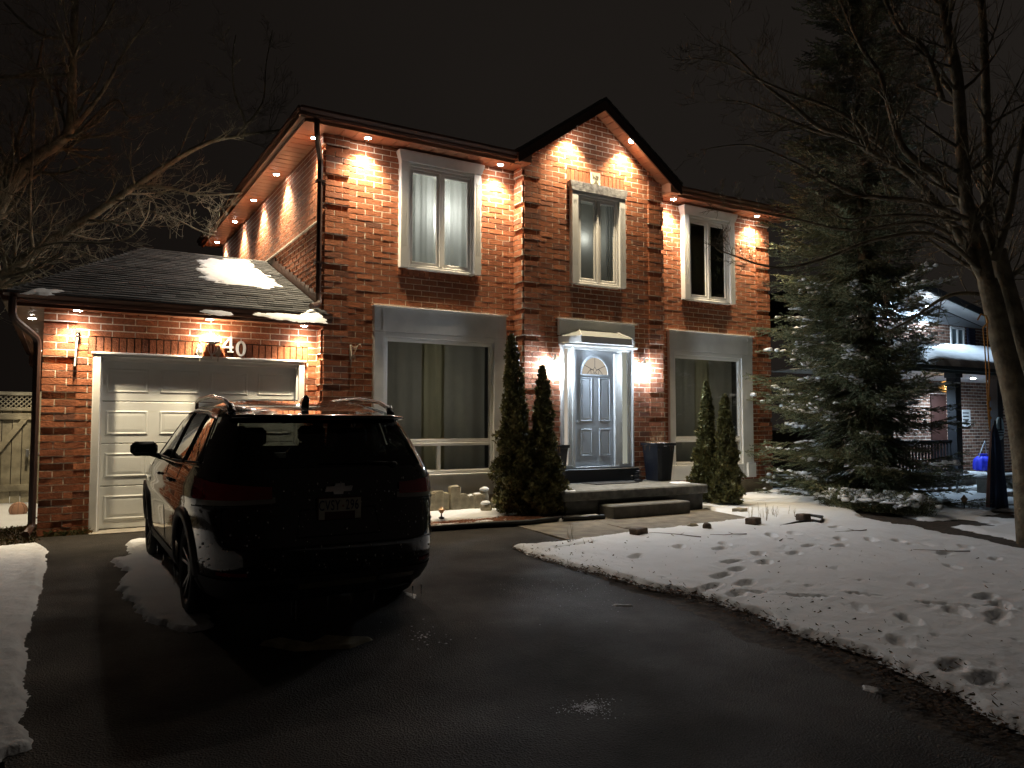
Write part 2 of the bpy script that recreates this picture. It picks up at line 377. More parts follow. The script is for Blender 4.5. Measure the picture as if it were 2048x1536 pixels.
r = MB(); RZ, RX, RF = 7.06, 8.05, YG-.30; HW = 1.78; RS = .70
yb = YM+3.2
for s in (-1, 1):
    a = (RX, RF, RZ); b = (RX+s*HW, RF, RZ-RS*HW); c = (RX+s*HW, YM+.4, RZ-RS*HW); d = (RX, yb, RZ)
    r.prism([a, b, c, d], (0, 0, -.05))
    for k in range(14):                          # shingle courses show as a stepped edge
        u0 = k/14; u1 = (k+1)/14
        r.prism([(RX+s*HW*u0, RF-.02, RZ-RS*HW*u0+.012), (RX+s*HW*u1, RF-.02, RZ-RS*HW*u1+.022), (RX+s*HW*u1, RF+.25, RZ-RS*HW*u1+.022), (RX+s*HW*u0, RF+.25, RZ-RS*HW*u0+.012)], (0, 0, -.01))
r.build('gable_roof', M['shingle_dark'], house)
# rake fascia + rake soffit
r = MB(); t = MB()
for s in (-1, 1):
    p0 = np.array((RX, RF, RZ-.05)); p1 = np.array((RX+s*(HW-.02), RF, RZ-.05-RS*(HW-.02)))
    r.prism([p0, p1, p1+(0, 0, -.17), p0+(0, 0, -.17)], (0, .03, 0))
    # rake soffit boards
    n = 13
    for k in range(n):
        u0 = k/n*1.52; u1 = (k+.93)/n*1.52
        q0 = (RX+s*u0, RF+.03, RZ-.19-RS*u0); q1 = (RX+s*u1, RF+.03, RZ-.19-RS*u1)
        t.prism([q0, q1, (q1[0], YG+.02, q1[2]), (q0[0], YG+.02, q0[2])], (0, 0, .02))
    t.prism([(RX, RF+.03, RZ-.165), (RX+s*1.55, RF+.03, RZ-.165-RS*1.55), (RX+s*1.55, YG+.02, RZ-.165-RS*1.55), (RX, YG+.02, RZ-.165)], (0, 0, .02))
r.build('rake_fascia', M['black'] if False else M['brown_dark'], house)
t.build('rake_soffit', M['soffit'], house)
# ---------------- soffits, fascia and gutters
def soffit_run(mb, p0, p1, depth_vec, z, step=.2):
    p0, p1, dv = np.array(p0, float), np.array(p1, float), np.array(depth_vec, float); L = np.linalg.norm(p1-p0); u = (p1-p0)/L; k = max(1, int(L/step))
    for i in range(k):
        a = p0+u*(L*i/k+.006); b = p0+u*(L*(i+1)/k-.014)
        mb.prism([(*a, z), (*b, z), (*(b+dv), z), (*(a+dv), z)], (0, 0, .012))
    mb.prism([(*p0, z+.008), (*p1, z+.008), (*(p1+dv), z+.008), (*(p0+dv), z+.008)], (0, 0, .02))
SZ = 5.655
t = MB()
soffit_run(t, (XL-.02, YM), (XGL, YM), (0, -.40), SZ); t.build('soffit', M['soffit'], house); t = MB(); soffit_run(t, (XGR, YM), (XR+.35, YM), (0, -.40), SZ); t.build('soffit', M['soffit'], house); t = MB()
soffit_run(t, (XL, YM-.02), (XL, YB+.3), (-.40, 0), SZ)
t.prism([(XL-.40, YM-.40, SZ+.001), (XL, YM-.40, SZ+.001), (XL, YM, SZ+.001), (XL-.40, YM, SZ+.001)], (0, 0, .012))
t.build('soffit', M['soffit'], house)
def gutter(mb, p0, p1, out, z):       # K-style profile swept from p0 to p1
    p0, p1, o = np.array((*p0, 0.0)), np.array((*p1, 0.0)), np.array((*out, 0.0))
    prof = [(0, .0), (.07, .0), (.085, .03), (.085, .05), (.115, .09), (.115, .125), (.105, .125), (.10, .11), (0, .11)]
    mb.prism([p0+o*a+np.array((0, 0, z+b)) for a, b in prof], p1-p0)
def fascia(mb, p0, p1, out, z, h=.16):
    p0, p1, o = np.array((*p0, 0.0)), np.array((*p1, 0.0)), np.array((*out, 0.0))
    mb.prism([p0+o*a+np.array((0, 0, z+b)) for a, b in [(0, 0), (.02, 0), (.02, h), (0, h)]], p1-p0)
f = MB(); g = MB(); FZ = SZ-.03
FX0 = XL-.40; FY0 = YM-.40
fascia(f, (FX0, FY0), (RX-HW+.15, FY0), (0, -1), FZ); f.build('fascia', M['soffit'], house); f = MB(); fascia(f, (RX+HW-.15, FY0), (XR+.4, FY0), (0, -1), FZ); f.build('fascia', M['soffit'], house); f = MB(); fascia(f, (FX0, FY0), (FX0, YB+.4), (-1, 0), FZ)
f.build('fascia', M['soffit'], house)
gutter(g, (FX0-.11, FY0-.02), (RX-HW+.1, FY0-.02), (0, -1), FZ+.05); g.build('gutter', M['brown_metal'], house); g = MB(); gutter(g, (RX+HW-.1, FY0-.02), (XR+.4, FY0-.02), (0, -1), FZ+.05); g.build('gutter', M['brown_metal'], house); g = MB()
gutter(g, (FX0-.02, FY0-.11), (FX0-.02, YB+.4), (-1, 0), FZ+.05)
g.build('gutter', M['brown_metal'], house)
# boxed eave returns at the feet of the gable
for s in (-1, 1):
    t = MB()
    x0, x1 = sorted((RX+s*(HW-.02), RX+s*1.50)); zt = RZ-RS*HW
    t.box(x0, x1, RF+.015, YG+.0, SZ-.02, zt+.10 if False else zt+.02, 0, .006)
    xo = RX+s*HW; xo0, xo1 = sorted((xo, xo-s*.05)); t.box(xo0, xo1, RF+.01, YM-.3, zt-.06, zt+.03)
    t.build('eave_return', M['soffit'], house)
# ---------------- garage roof: hip with shingle courses
GE, GZE = YGA-.45, 2.93; XE = -.55; RY, RZG, RXE = 14.69, 4.46, 1.22
slope = (RZG-GZE)/(RY-GE); sl = MB(); base = MB()
base.add([(XE, GE, GZE), (XL-.0, GE, GZE), (XL-.0, RY, RZG), (RXE, RY, RZG), (XE, 18.75, GZE), (XL, 18.75, GZE)], [(0, 1, 2, 3), (0, 3, 4), (3, 2, 5, 4)])
base.add([(XE, GE, GZE-.04), (XL, GE, GZE-.04), (XL, 18.75, GZE-.04), (XE, 18.75, GZE-.04)], [(0, 3, 2, 1)])
gr = base.build('garage_roof', M['shingle_dark'], house)
nv = np.array([0, -slope, 1.0]); nv /= np.linalg.norm(nv); rows = 30
for i in range(rows):
    y0 = GE-.03+(RY-GE)*i/rows; y1 = GE-.03+(RY-GE)*(i+1)/rows+.03
    xa = XE+(RXE-XE)*i/rows-.02; x = xa+random.uniform(-.2, 0)
    while x < XL:
        wd = random.choice((.12, .17, .24, .3)); a, b = max(x, xa), min(x+wd-.004, XL); x += wd
        if b-a < .02: continue
        th = random.uniform(.010, .017); z = lambda y: GZE+(y-GE)*slope
        lift = random.uniform(.0, .004)
        P = [(a, y0, z(y0)), (b, y0, z(y0)), (b, y1, z(y1)), (a, y1, z(y1))]; Q = [np.array(P[0])+nv*(th+lift), np.array(P[1])+nv*(th+lift), np.array(P[2])+nv*.003, np.array(P[3])+nv*.003]
        sl.add(P+Q, [(4, 5, 6, 7), (0, 1, 5, 4), (0, 4, 7, 3), (1, 2, 6, 5)])
for i in range(28):                              # hip caps
    t0 = i/28; t1 = (i+1.1)/28; A = np.array((XE, GE, GZE)); B = np.array((RXE, RY, RZG)); p, q = A+(B-A)*t0, A+(B-A)*min(1, t1)
    d = np.array((.09, -.04, -.015)); e = np.array((-.09, .05, -.05)); up = np.array((0, 0, .022))
    sl.add([p+d, p+up, p+e, q+d, q+up*.6, q+e], [(0, 1, 4, 3), (1, 2, 5, 4), (0, 2, 1)])
sl.build('shingles', M['shingle'], gr)
t = MB(); GSZ = 2.80
soffit_run(t, (XE+.02, YGA), (XL, YGA), (0, -.34), GSZ); t.build('garage_soffit', M['soffit'], house); t = MB(); soffit_run(t, (GX, YGA+.01), (GX, 18.7), (-.33, 0), GSZ)
t.build('garage_soffit', M['soffit'], house)
f = MB(); fascia(f, (XE+.04, GE+.11), (XL+.0, GE+.11), (0, -1), GSZ-.02, .15); f.build('garage_fascia', M['brown_metal'], house); f = MB(); fascia(f, (XE+.04, GE+.09), (XE+.04, 18.75), (-1, 0), GSZ-.02, .15)
f.build('garage_fascia', M['brown_metal'], house)
g = MB(); gutter(g, (XE-.05, GE+.09), (XL+.05, GE+.09), (0, -1), GSZ+.02); g.build('garage_gutter', M['brown_metal'], house); g = MB(); gutter(g, (XE+.02, GE), (XE+.02, 18.75), (-1, 0), GSZ+.02)
g.build('garage_gutter', M['brown_metal'], house)
# flashing stepped up the wall above the garage roof
fl = MB()
for i in range(15):
    y0 = GE+.35+(RY-GE-.35)*i/15; y1 = GE+.35+(RY-GE-.35)*(i+1)/15; z = lambda y: GZE+(y-GE)*slope; xx = XL+.028
    fl.prism([(xx, y0, z(y0)-.02), (xx, y1+.03, z(y1)-.02), (xx, y1+.03, z(y1)+.15), (xx, y0, z(y1)+.10)], (-.012, 0, 0))
fl.build('flashing', M['brown_metal'], house)
# ---------------- downspouts
def downspout(mb, pts, a=.075, b=.055):
    P = [np.array(p, float) for p in pts]
    sm = [P[0]]
    for i in range(1, len(P)-1):
        d0 = P[i-1]-P[i]; d1 = P[i+1]-P[i]; l = min(.09, np.linalg.norm(d0)*.4, np.linalg.norm(d1)*.4); d0 /= np.linalg.norm(d0); d1 /= np.linalg.norm(d1)
        A, B = P[i]+d0*l, P[i]+d1*l
        for k in range(5): s = k/4; sm.append(A*(1-s)**2+P[i]*2*s*(1-s)+B*s*s)
    sm.append(P[-1]); mb.tube(sm, .042, 8)
d = MB()
downspout(d, [(3.02, 10.47, 5.66), (3.02, 10.47, 5.48), (3.19, 10.86, 5.22), (3.19, 10.87, 3.25), (3.19, 10.82, 3.10), (3.02, 10.62, 3.03)])
for z in (4.9, 3.7): d.box(3.13, 3.26, 10.82, 10.93, z, z+.03)
d.build('downspout', M['brown_dark'], house)
d = MB()
downspout(d, [(-.50, 10.62, 2.86), (-.50, 10.63, 2.62), (-.245, 10.97, 2.42), (-.245, 10.98, .12), (-.30, 10.80, .06)])
d.build('downspout', M['brown_dark'], house)
d = MB(); downspout(d, [(-.52, 18.6, 2.8), (-.52, 18.6, 2.6), (-.26, 18.5, 2.45), (-.26, 18.5, .1)]); d.build('downspout', M['brown_metal'], house)

# ---------------- windows
def fluted(mb, x0, x1, y, z0, z1, proud, n=3, m=0):
    """pilaster board with n vertical flutes; front face at y-proud"""
    yf = y-proud; W = x1-x0; mg = .25*W; fw = (W-2*mg)/(2*n-1) if n else 0; za, zb = z0+.30, z1-.17
    mb.box(x0, x1, yf+.008, y+.03, z0, z1, m)
    if not n: return
    mb.box(x0, x1, yf, yf+.008, z0, za, m); mb.box(x0, x1, yf, yf+.008, zb, z1, m)
    xs = x0
    for k in range(n):
        a = x0+mg+2*k*fw; mb.box(xs, a, yf, yf+.008, za, zb, m); xs = a+fw
    mb.box(xs, x1, yf, yf+.008, za, zb, m)
def frame(mb, x0, x1, z0, z1, y, t, d, m=0, bev=.006):
    mb.box(x0, x0+t, y, y+d, z0, z1, m, bev); mb.box(x1-t, x1, y, y+d, z0, z1, m, bev)
    mb.box(x0+t, x1-t, y, y+d, z1-t, z1, m, bev); mb.box(x0+t, x1-t, y, y+d, z0, z0+t, m, bev)
def pane(mb, x0, x1, z0, z1, y): mb.hexa([(x0, y+.006, z0), (x1, y+.006, z0), (x1, y+.006, z1), (x0, y+.006, z1), (x0, y, z0), (x1, y, z0), (x1, y, z1), (x0, y, z1)])
def curtain(mb, x0, x1, z0, z1, y, folds=8, amp=.02, n=60, m=0, seed=0):
    rs = np.random.RandomState(seed); ph = rs.rand(4)*6; vs = []
    for i in range(n+1):
        u = i/n; x = x0+(x1-x0)*u; yy = y+amp*(math.sin(u*folds*2*PI+ph[0])+.5*math.sin(u*folds*3.7*PI+ph[1]))
        vs += [(x, yy, z0), (x+.006*math.sin(u*30), yy+amp*.3*math.sin(u*folds*2*PI+1), (z0+z1)/2), (x, yy*1.0, z1)]
    mb.add(vs, [(3*i+k, 3*i+3+k, 3*i+4+k, 3*i+1+k) for i in range(n) for k in (0, 1)], m)
M['room'] = mat('room_paint', (.5, .5, .46), .9)
def casement(name, X0, X1, Z0, Z1, Y, deep, hx, label=None, cap=M['white'], cur=None, glow=0):
    """upstairs window: outer surround X0..X1, pilasters, crowned header, two sashes; Y is the wall face"""
    pw = .125; hz = Z1-.16
    x0, x1 = X0+.045, X1-.045
    f = MB(); a, b = x0+pw, x1-pw; yw = Y-deep+.05
    f.box(a, b, yw-.02, Y+.03, hz-.05, hz-.001, 0, .004)
    frame(f, a, b, Z0+.02, hz-.05, yw, .045, Y+.03-yw)
    f.box(a-.0, b+.0, yw-.03, Y+.02, Z0-.015, Z0+.02, 0, .004)
    mid = (a+b)/2; f.box(mid-.022, mid+.022, yw-.004, Y+.03, Z0+.065, hz-.095, 0, .004)
    wn = f.build(name, M['vinyl'], house, label=label)
    for q0, q1 in ((x0, x0+pw), (x1-pw, x1)): c = MB(); fluted(c, q0, q1, Y, Z0, hz, deep); c.build('pilaster', M['white'], wn)
    h = MB(); yo = Y-deep          # header flares outwards to a thicker top
    A = [(x0-.005, Y, hz), (x1+.005, Y, hz), (x1+.005, yo-.01, hz), (x0-.005, yo-.01, hz)]; B = [(X0, Y, Z1-.03), (X1, Y, Z1-.03), (X1, yo-hx, Z1-.03), (X0, yo-hx, Z1-.03)]
    Cc = [(X0, Y, Z1), (X1, Y, Z1), (X1, yo-hx, Z1), (X0, yo-hx, Z1)]
    h.add(A+B+Cc, [(3, 2, 6, 7), (0, 3, 7, 4), (2, 1, 5, 6), (7, 6, 10, 11), (4, 7, 11, 8), (6, 5, 9, 10), (8, 11, 10, 9), (0, 1, 2, 3)])
    h.build('header', cap, wn)
    for s0, s1 in ((a+.045, mid-.022), (mid+.022, b-.045)):
        q = MB(); frame(q, s0, s1, Z0+.065, hz-.095, yw+.012, .05, .04, 0, .005); sh = q.build('sash', M['vinyl'], wn)
        q = MB(); pane(q, s0+.045, s1-.045, Z0+.11, hz-.14, yw+.035); q.build('pane', M['glass'], sh)
    if cur:
        q = MB(); k = 0
        for (u0, u1, fo) in cur: q = MB(); curtain(q, a+.03+(b-a-.06)*u0, a+.03+(b-a-.06)*u1, Z0+.06, hz-.13, Y+.06, fo, .012, seed=k); k += 1; q.build('curtain', M['curtain'], wn, smooth=True)
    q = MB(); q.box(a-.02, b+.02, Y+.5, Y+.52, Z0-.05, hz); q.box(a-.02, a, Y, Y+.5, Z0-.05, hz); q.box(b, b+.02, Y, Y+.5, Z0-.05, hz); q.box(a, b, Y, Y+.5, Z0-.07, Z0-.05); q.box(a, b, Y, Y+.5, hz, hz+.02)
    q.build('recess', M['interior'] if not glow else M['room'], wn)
    if glow: l = bpy.data.lights.new('room_lamp', 'POINT'); l.energy = glow; l.color = (.98, 1.0, .97); l.shadow_soft_size = .1; o = bpy.data.objects.new('room_lamp', l); COL.objects.link(o); o.parent = house; o.location = np.array(((a+b)/2+.1, Y+.38, Z0+(hz-Z0)*.6))-np.array(ROOT(house))
    return wn
def sill_soldier(mb, x0, x1, Y, z):
    soldier(mb, (0, Y, 0), UX, NF, x0, x1, z-.10, z, .014)
sb = MB(); sill_soldier(sb, 4.42, 5.88, YM-.012, 3.785); sb.build('brick_sill', M['brick'], house); sb = MB(); sill_soldier(sb, 10.28, 11.68, YM-.012, 3.785)
sb.build('brick_sill', M['brick'], house)
casement('window', 4.40, 5.89, 3.79, 5.61, YM, .10, .04, 'left upstairs casement window with drawn pale curtains', cur=[(0, .44, 2.5), (.54, 1.0, 2.5)], glow=16)
casement('window', 7.43, 8.68, 3.785, 5.56, YG, .10, .015, 'narrow upstairs casement window under the gable', cap=M['weathered'], cur=[(.80, 1.0, 3)], glow=1.8)
casement('window', 10.25, 11.70, 3.785, 5.61, YM, .12, .05, 'right upstairs casement window with black panes')
def picture_window(X0, X1, fx0, fx1, zb, label, seed, base_blocks=False, rl=11):
    H0, H1 = 2.78, 3.15; pr_ = .075
    h = MB(); h.box(X0, X1, YM-pr_, YM+.02, H0, H1, 0, .004); h.box(X0-.02, X1+.02, YM-pr_-.03, YM, H1, H1+.018, 0, .003)
    h.box(X0+.14, X0+.146, YM-pr_-.004, YM-pr_, H0, H1); h.box(X1-.146, X1-.14, YM-pr_-.004, YM-pr_, H0, H1)
    wn = h.build('picture_window', M['grey_trim'], house, label=label)
    for x0, x1 in ((X0+.005, fx0), (fx1, X1-.005)): h = MB(); h.box(x0, x1, YM-pr_+.006, YM+.02, zb, H0-.001, 0, .004); h.box(x0-.001, x1+.001, YM-pr_, YM-pr_+.006, H0-.03, H0-.012); h.build('jamb_board', M['grey_trim'], wn)
    if base_blocks:
        for x0, x1 in ((X0-.02, fx0-.02), (fx1+.10, X1+.02)): h = MB(); h.box(x0, x1, YM-pr_-.03, YM, zb-.0, .60, 0, .006); h.build('base_block', M['grey_trim'], wn)
    a = MB(); a.box(fx0, fx1, YM-pr_+.012, YM+.02, zb, .565, 0, .004); a.box(fx0, fx1, YM-pr_-.015, YM+.02, .566, .595, 0, .006); a.build('apron', M['white'], wn)
    f = MB(); yf = YM-.035
    f.box(fx0, fx1, yf-.035, YM+.03, 2.70, H0-.002, 0, .008); frame(f, fx0, fx1, .60, 2.70, yf, .05, .07, 0, .008); frame(f, fx0+.045, fx1-.045, 1.12, 2.66, yf+.012, .022, .05, 0, .004)
    f.box(fx0+.05, fx1-.05, yf-.002, YM+.03, 1.035, 1.085, 0, .006); f.box(fx0+.05, fx1-.05, yf+.01, YM+.03, 1.09, 1.12, 0, .004)
    mid = fx0+(fx1-fx0)*.49; f.box(mid-.03, mid+.03, yf+.003, YM+.03, .65, 1.035, 0, .005); f.box(fx0+.05, fx1-.05, yf+.015, YM+.03, .65, .665, 0, .003)
    f.build('frame', M['vinyl'], wn)
    p = MB(); pane(p, fx0+.055, fx1-.055, 1.13, 2.65, YM+.01); p.build('pane', M['glass'], wn)
    for s0, s1 in ((fx0+.05, mid-.03), (mid+.03, fx1-.05)):
        p = MB(); pane(p, s0, s1, .66, 1.035, YM+.01); p.build('pane', M['glass'], wn)
    c = MB(); L = fx1-fx0
    curtain(c, fx0+.05, fx0+L*.40, .66, 2.68, YM+.16, 2, .012, seed=seed); c.build('curtain', M['curtain_d'], wn, smooth=True); c = MB(); curtain(c, fx0+L*.55, fx1-.05, .66, 2.68, YM+.16, 2, .012, seed=seed+1)
    c.build('curtain', M['curtain_d'], wn, smooth=True)
    c = MB(); curtain(c, fx0+L*.37, fx0+L*.58, .66, 2.68, YM+.12, 1, .03, seed=seed+2); c.build('curtain', M['curtain_o'], wn, smooth=True)
    l = bpy.data.lights.new('room_lamp', 'POINT'); l.energy = rl; l.color = (1.0, .97, .90); l.shadow_soft_size = .15; o = bpy.data.objects.new('room_lamp', l); COL.objects.link(o); o.parent = house; o.location = np.array(((fx0+fx1)/2, YM+1.2, 1.9))-np.array(ROOT(house))
    return wn
picture_window(4.04, 6.34, 4.21, 6.11, .24, 'large left ground-floor picture window behind the SUV', 3)
picture_window(9.92, 12.17, 10.04, 11.86, .31, 'large right ground-floor picture window reflecting the spruce', 8, True, rl=8)
b = MB(); frame(b, 4.75, 5.55, -.02, .20, YM-.035, .03, .03); b.box(5.13, 5.17, YM-.035, YM-.02, .01, .17); bw = b.build('basement_window', M['grey_trim'], house, label='low basement window behind the row of stones')
b = MB(); pane(b, 4.78, 5.52, 0, .18, YM-.026); b.build('pane', mat('greenish_glass', (.08, .12, .09), .15), bw)

# ---------------- front door
d = MB(); DY = YG
d.box(7.22, 8.87, DY-.05, DY+.02, 2.885, 3.15, 0, .004); d.box(7.18, 8.91, DY-.085, DY, 3.15, 3.168, 0, .003)
d.box(7.24, 8.85, DY-.16, DY+.02, 2.705, 2.745, 0, .01)
surround = d.build('door_surround', M['grey_trim'], house)
c = MB()   # little hipped canopy: roof panels, fascia, ribs
x0, x1, zt, zb_, yo = 7.22, 8.87, 2.99, 2.86, DY-.30
c.add([(x0, DY-.05, zb_), (x0+.28, yo, zb_), (x1-.28, yo, zb_), (x1, DY-.05, zb_), (x0+.42, DY-.052, zt), (x1-.42, DY-.052, zt)], [(0, 1, 4), (1, 2, 5, 4), (2, 3, 5)])
c.build('canopy', mat('canopy_metal', (.34, .36, .36), .5), surround)
c = MB()
pts = [(x0, DY-.05), (x0+.28, yo), (x1-.28, yo), (x1, DY-.05)]
for (a, b) in zip(pts, pts[1:]): c.prism([(*a, zb_), (*b, zb_), (*b, zb_-.115), (*a, zb_-.115)], (0, .03, 0))
c.add([(*p, zb_-.112) for p in pts], [(0, 1, 2, 3)])
c.build('canopy_fascia', M['grey_trim'], surround)
for (a, b) in (((x0+.28, yo-.005, zb_+.006), (x0+.42, DY-.052, zt+.006)), ((x1-.28, yo-.005, zb_+.006), (x1-.42, DY-.052, zt+.006))): c = MB(); c.tube([a, b], .012, 6); c.build('canopy_rib', M['grey_trim'], surround)
f = MB(); dz0, dz1 = .62, 2.705; ly = DY-.045
f.box(7.275, 7.315, ly-.02, DY+.05, dz0, dz1, 0, .006); f.box(8.785, 8.825, ly-.02, DY+.05, dz0, dz1, 0, .006)
f.box(7.50, 7.56, ly, DY+.05, dz0, dz1, 0, .006); f.box(8.50, 8.56, ly, DY+.05, dz0, dz1, 0, .006)
for a, b in ((7.315, 7.50), (7.56, 8.50), (8.56, 8.785)): f.box(a, b, ly+.005, DY+.05, dz1-.045, dz1, 0, .005)
for a, b in ((7.315, 7.50), (8.56, 8.785)):
    f.box(a, b, ly+.005, DY+.05, dz0, dz0+.06, 0, .004)
    f.box(a, a+.028, ly+.02, DY+.05, dz0+.06, dz1-.045); f.box(b-.075, b, ly+.02, DY+.05, dz0+.06, dz1-.045, 0, .006)
f.build('door_frame', M['white'], house)
s = MB(); pane(s, 7.343, 7.425, dz0+.06, dz1-.045, DY-.0); s.build('sidelight', emis('sidelight_glow', (1.0, .86, .70), .38), house, label='narrow warm lit glass strip left of the front door')
s = MB(); pane(s, 8.588, 8.71, dz0+.06, dz1-.045, DY-.0); s.build('sidelight', emis('sidelight_glow_dim', (.95, .95, .78), .26), house, label='narrow dim glass strip right of the front door')
# door leaf with raised panels and a fan light
dr = MB(); X0, X1, Z0d, Z1d, yd = 7.565, 8.495, .65, 2.655, DY+.01
W = X1-X0; cx = (X0+X1)/2-.02
FZ0, FR = 2.24, .275
def raised(mb, x0, x1, z0, z1, y, t=.028, h=.010):     # groove frame then raised field
    o = [(x0, y, z0), (x1, y, z0), (x1, y, z1), (x0, y, z1)]
    i1 = [(x0+t*.5, y-h*1.2, z0+t*.5), (x1-t*.5, y-h*1.2, z0+t*.5), (x1-t*.5, y-h*1.2, z1-t*.5), (x0+t*.5, y-h*1.2, z1-t*.5)]
    i2 = [(x0+t, y-.002, z0+t), (x1-t, y-.002, z0+t), (x1-t, y-.002, z1-t), (x0+t, y-.002, z1-t)]
    i3 = [(x0+2*t, y-h*.8, z0+2*t), (x1-2*t, y-h*.8, z0+2*t), (x1-2*t, y-h*.8, z1-2*t), (x0+2*t, y-h*.8, z1-2*t)]
    v = o+i1+i2+i3; fs = []
    for r_ in range(3):
        for k in range(4): fs.append((r_*4+k, r_*4+(k+1) % 4, r_*4+4+(k+1) % 4, r_*4+4+k))
    fs.append((12, 13, 14, 15)); mb.add(v, fs)
dr.box(X0, X1, yd, yd+.045, Z0d, Z1d)
for a, b in ((X0+.13, X0+.38), (X1-.40, X1-.15)):
    raised(dr, a, b, 1.42, 2.18, yd); raised(dr, a, b, .83, 1.30, yd)
leaf = dr.build('front_door', M['door'], house)
fan = MB(); n = 18
for k in range(n):                               # moulded half-round rim
    a0, a1 = PI*k/n, PI*(k+1)/n
    q = lambda r, a, y: (cx+r*math.cos(a), y, FZ0+r*1.05*math.sin(a))
    fan.add([q(FR+.045, a0, yd), q(FR+.03, a0, yd-.018), q(FR+.005, a0, yd-.018), q(FR, a0, yd-.001), q(FR+.045, a1, yd), q(FR+.03, a1, yd-.018), q(FR+.005, a1, yd-.018), q(FR, a1, yd-.001)], [(0, 1, 5, 4), (1, 2, 6, 5), (2, 3, 7, 6)])
fan.box(cx-FR-.045, cx+FR+.045, yd-.018, yd, FZ0-.035, FZ0-.002, 0, .005)
fan.build('fanlight_rim', M['door'], leaf)
fan = MB(); fan.add([(cx, yd-.004, FZ0)]+[(cx+FR*math.cos(PI*k/n), yd-.004, FZ0+FR*1.05*math.sin(PI*k/n)) for k in range(n+1)], [(0, k+1, k+2) for k in range(n)])
fan.build('fanlight', emis('fanlight_glow', (1, .86, .68), .42), leaf)
fan = MB(); y_ = yd-.007
L = lambda a, b, r=.0045: fan.tube([(cx+a[0], y_, FZ0+a[1]), (cx+b[0], y_, FZ0+b[1])], r, 4)
L((0, .13), (0, FR*1.05)); L((-.035, .075), (-.24, .16)); L((.035, .075), (.24, .16))
for s_ in (-1, 1): L((0, .13), (s_*.035, .075)); L((s_*.035, .075), (0, .01)); L((s_*.035, .075), (s_*.095, .085)); L((s_*.095, .085), (s_*.075, .0)); L((s_*.03, .03), (s_*.05, 0)); L((s_*.095, .085), (s_*.17, .0))
fan.build('leaded_came', M['black'], leaf)
hd = MB(); hd.lathe((0, 0, 0), [(.0, -.03), (.022, -.028), (.028, -.01), (.022, .008), (.01, .012)], 12)
hd.v = [(X0+.055+x, yd-.02-z*.0-y*.0-.03-z, 1.42+y) for x, y, z in hd.v]; hd.build('door_knob', mat('brushed_nickel', (.6, .6, .6), .3, metal=.9), leaf)
st = MB()   # white glazing bar / storm-door edge standing at the hinge side
st.box(8.405, 8.50, ly-.01, DY+.0, dz0+.03, dz1-.09, 0, .006); st.build('storm_door', M['white'], house, label='white edge of the folded-back storm door')
th = MB(); th.box(7.56, 8.50, ly-.02, DY+.03, .615, .648, 0, .006); th.build('threshold', M['vinyl'], house)
pl = MB(); pl.box(7.2, 8.88, DY-.13, DY+.02, .385, .612, 0, .01); pl.build('plinth', M['planter'], house)
# ---------------- garage door
g = MB(); a, b = .45, 2.99
g.box(.36, a+.005, YGA-.02, YGA+.12, 0.0, 2.30, 0, .01); g.box(b-.005, 3.07, YGA-.02, YGA+.12, 0.0, 2.30, 0, .01); g.box(a, b, YGA-.018, YGA+.12, 2.232, 2.30, 0, .01)
g.box(.36-.02, 3.09, YGA-.035, YGA+.02, 2.27, 2.298, 0, .006)
g.box(a+.005, a+.03, YGA+.03, YGA+.12, 0, 2.23); g.box(b-.03, b-.005, YGA+.03, YGA+.12, 0, 2.23); g.box(a, b, YGA+.03, YGA+.10, 2.19, 2.232)
g.build('garage_door_frame', M['white'], house)
g = MB(); yg = YGA+.115; secs = 4; hh = 2.20/secs
for i in range(secs):
    z0 = .02+i*hh; g.box(a+.01, b-.01, yg, yg+.04, z0+.004, z0+hh-.004, 0, .006)
    pw = (b-a)/4
    for k in range(4): raised(g, a+k*pw+.075, a+(k+1)*pw-.06, z0+.11, z0+hh-.12, yg, .036, .006)
g.build('garage_door', M['garage_door'], house)
th = MB(); th.box(.36, 3.07, YGA-.25, YGA+.2, -.1, .012, 0, .004); th.build('garage_sill', M['concrete'], house)
# decorative tile above the gable window (pale panel with a dark mark)
q = MB(); q.box(7.94, 8.14, YG-.02, YG+.01, 5.565, 5.81, 0, .004); tile = q.build('wall_plaque', mat('plaque_stone', (.62, .60, .46), .7, noise=.3, nscale=30), house)
q = MB(); yq = YG-.024
q.prism([(7.985, yq, 5.60), (8.04, yq, 5.67), (8.085, yq, 5.625), (8.10, yq, 5.60)], (0, .006, 0)); q.prism([(7.97, yq, 5.78), (8.0, yq, 5.70), (7.975, yq, 5.69)], (0, .006, 0)); q.prism([(8.03, yq, 5.76), (8.10, yq, 5.745), (8.09, yq, 5.69), (8.05, yq, 5.715)], (0, .006, 0)); q.tube([(8.0, yq, 5.72), (8.04, yq, 5.69), (8.09, yq, 5.70)], .006, 4)
q.build('plaque_relief', mat('plaque_mark', (.12, .10, .06), .8), tile)
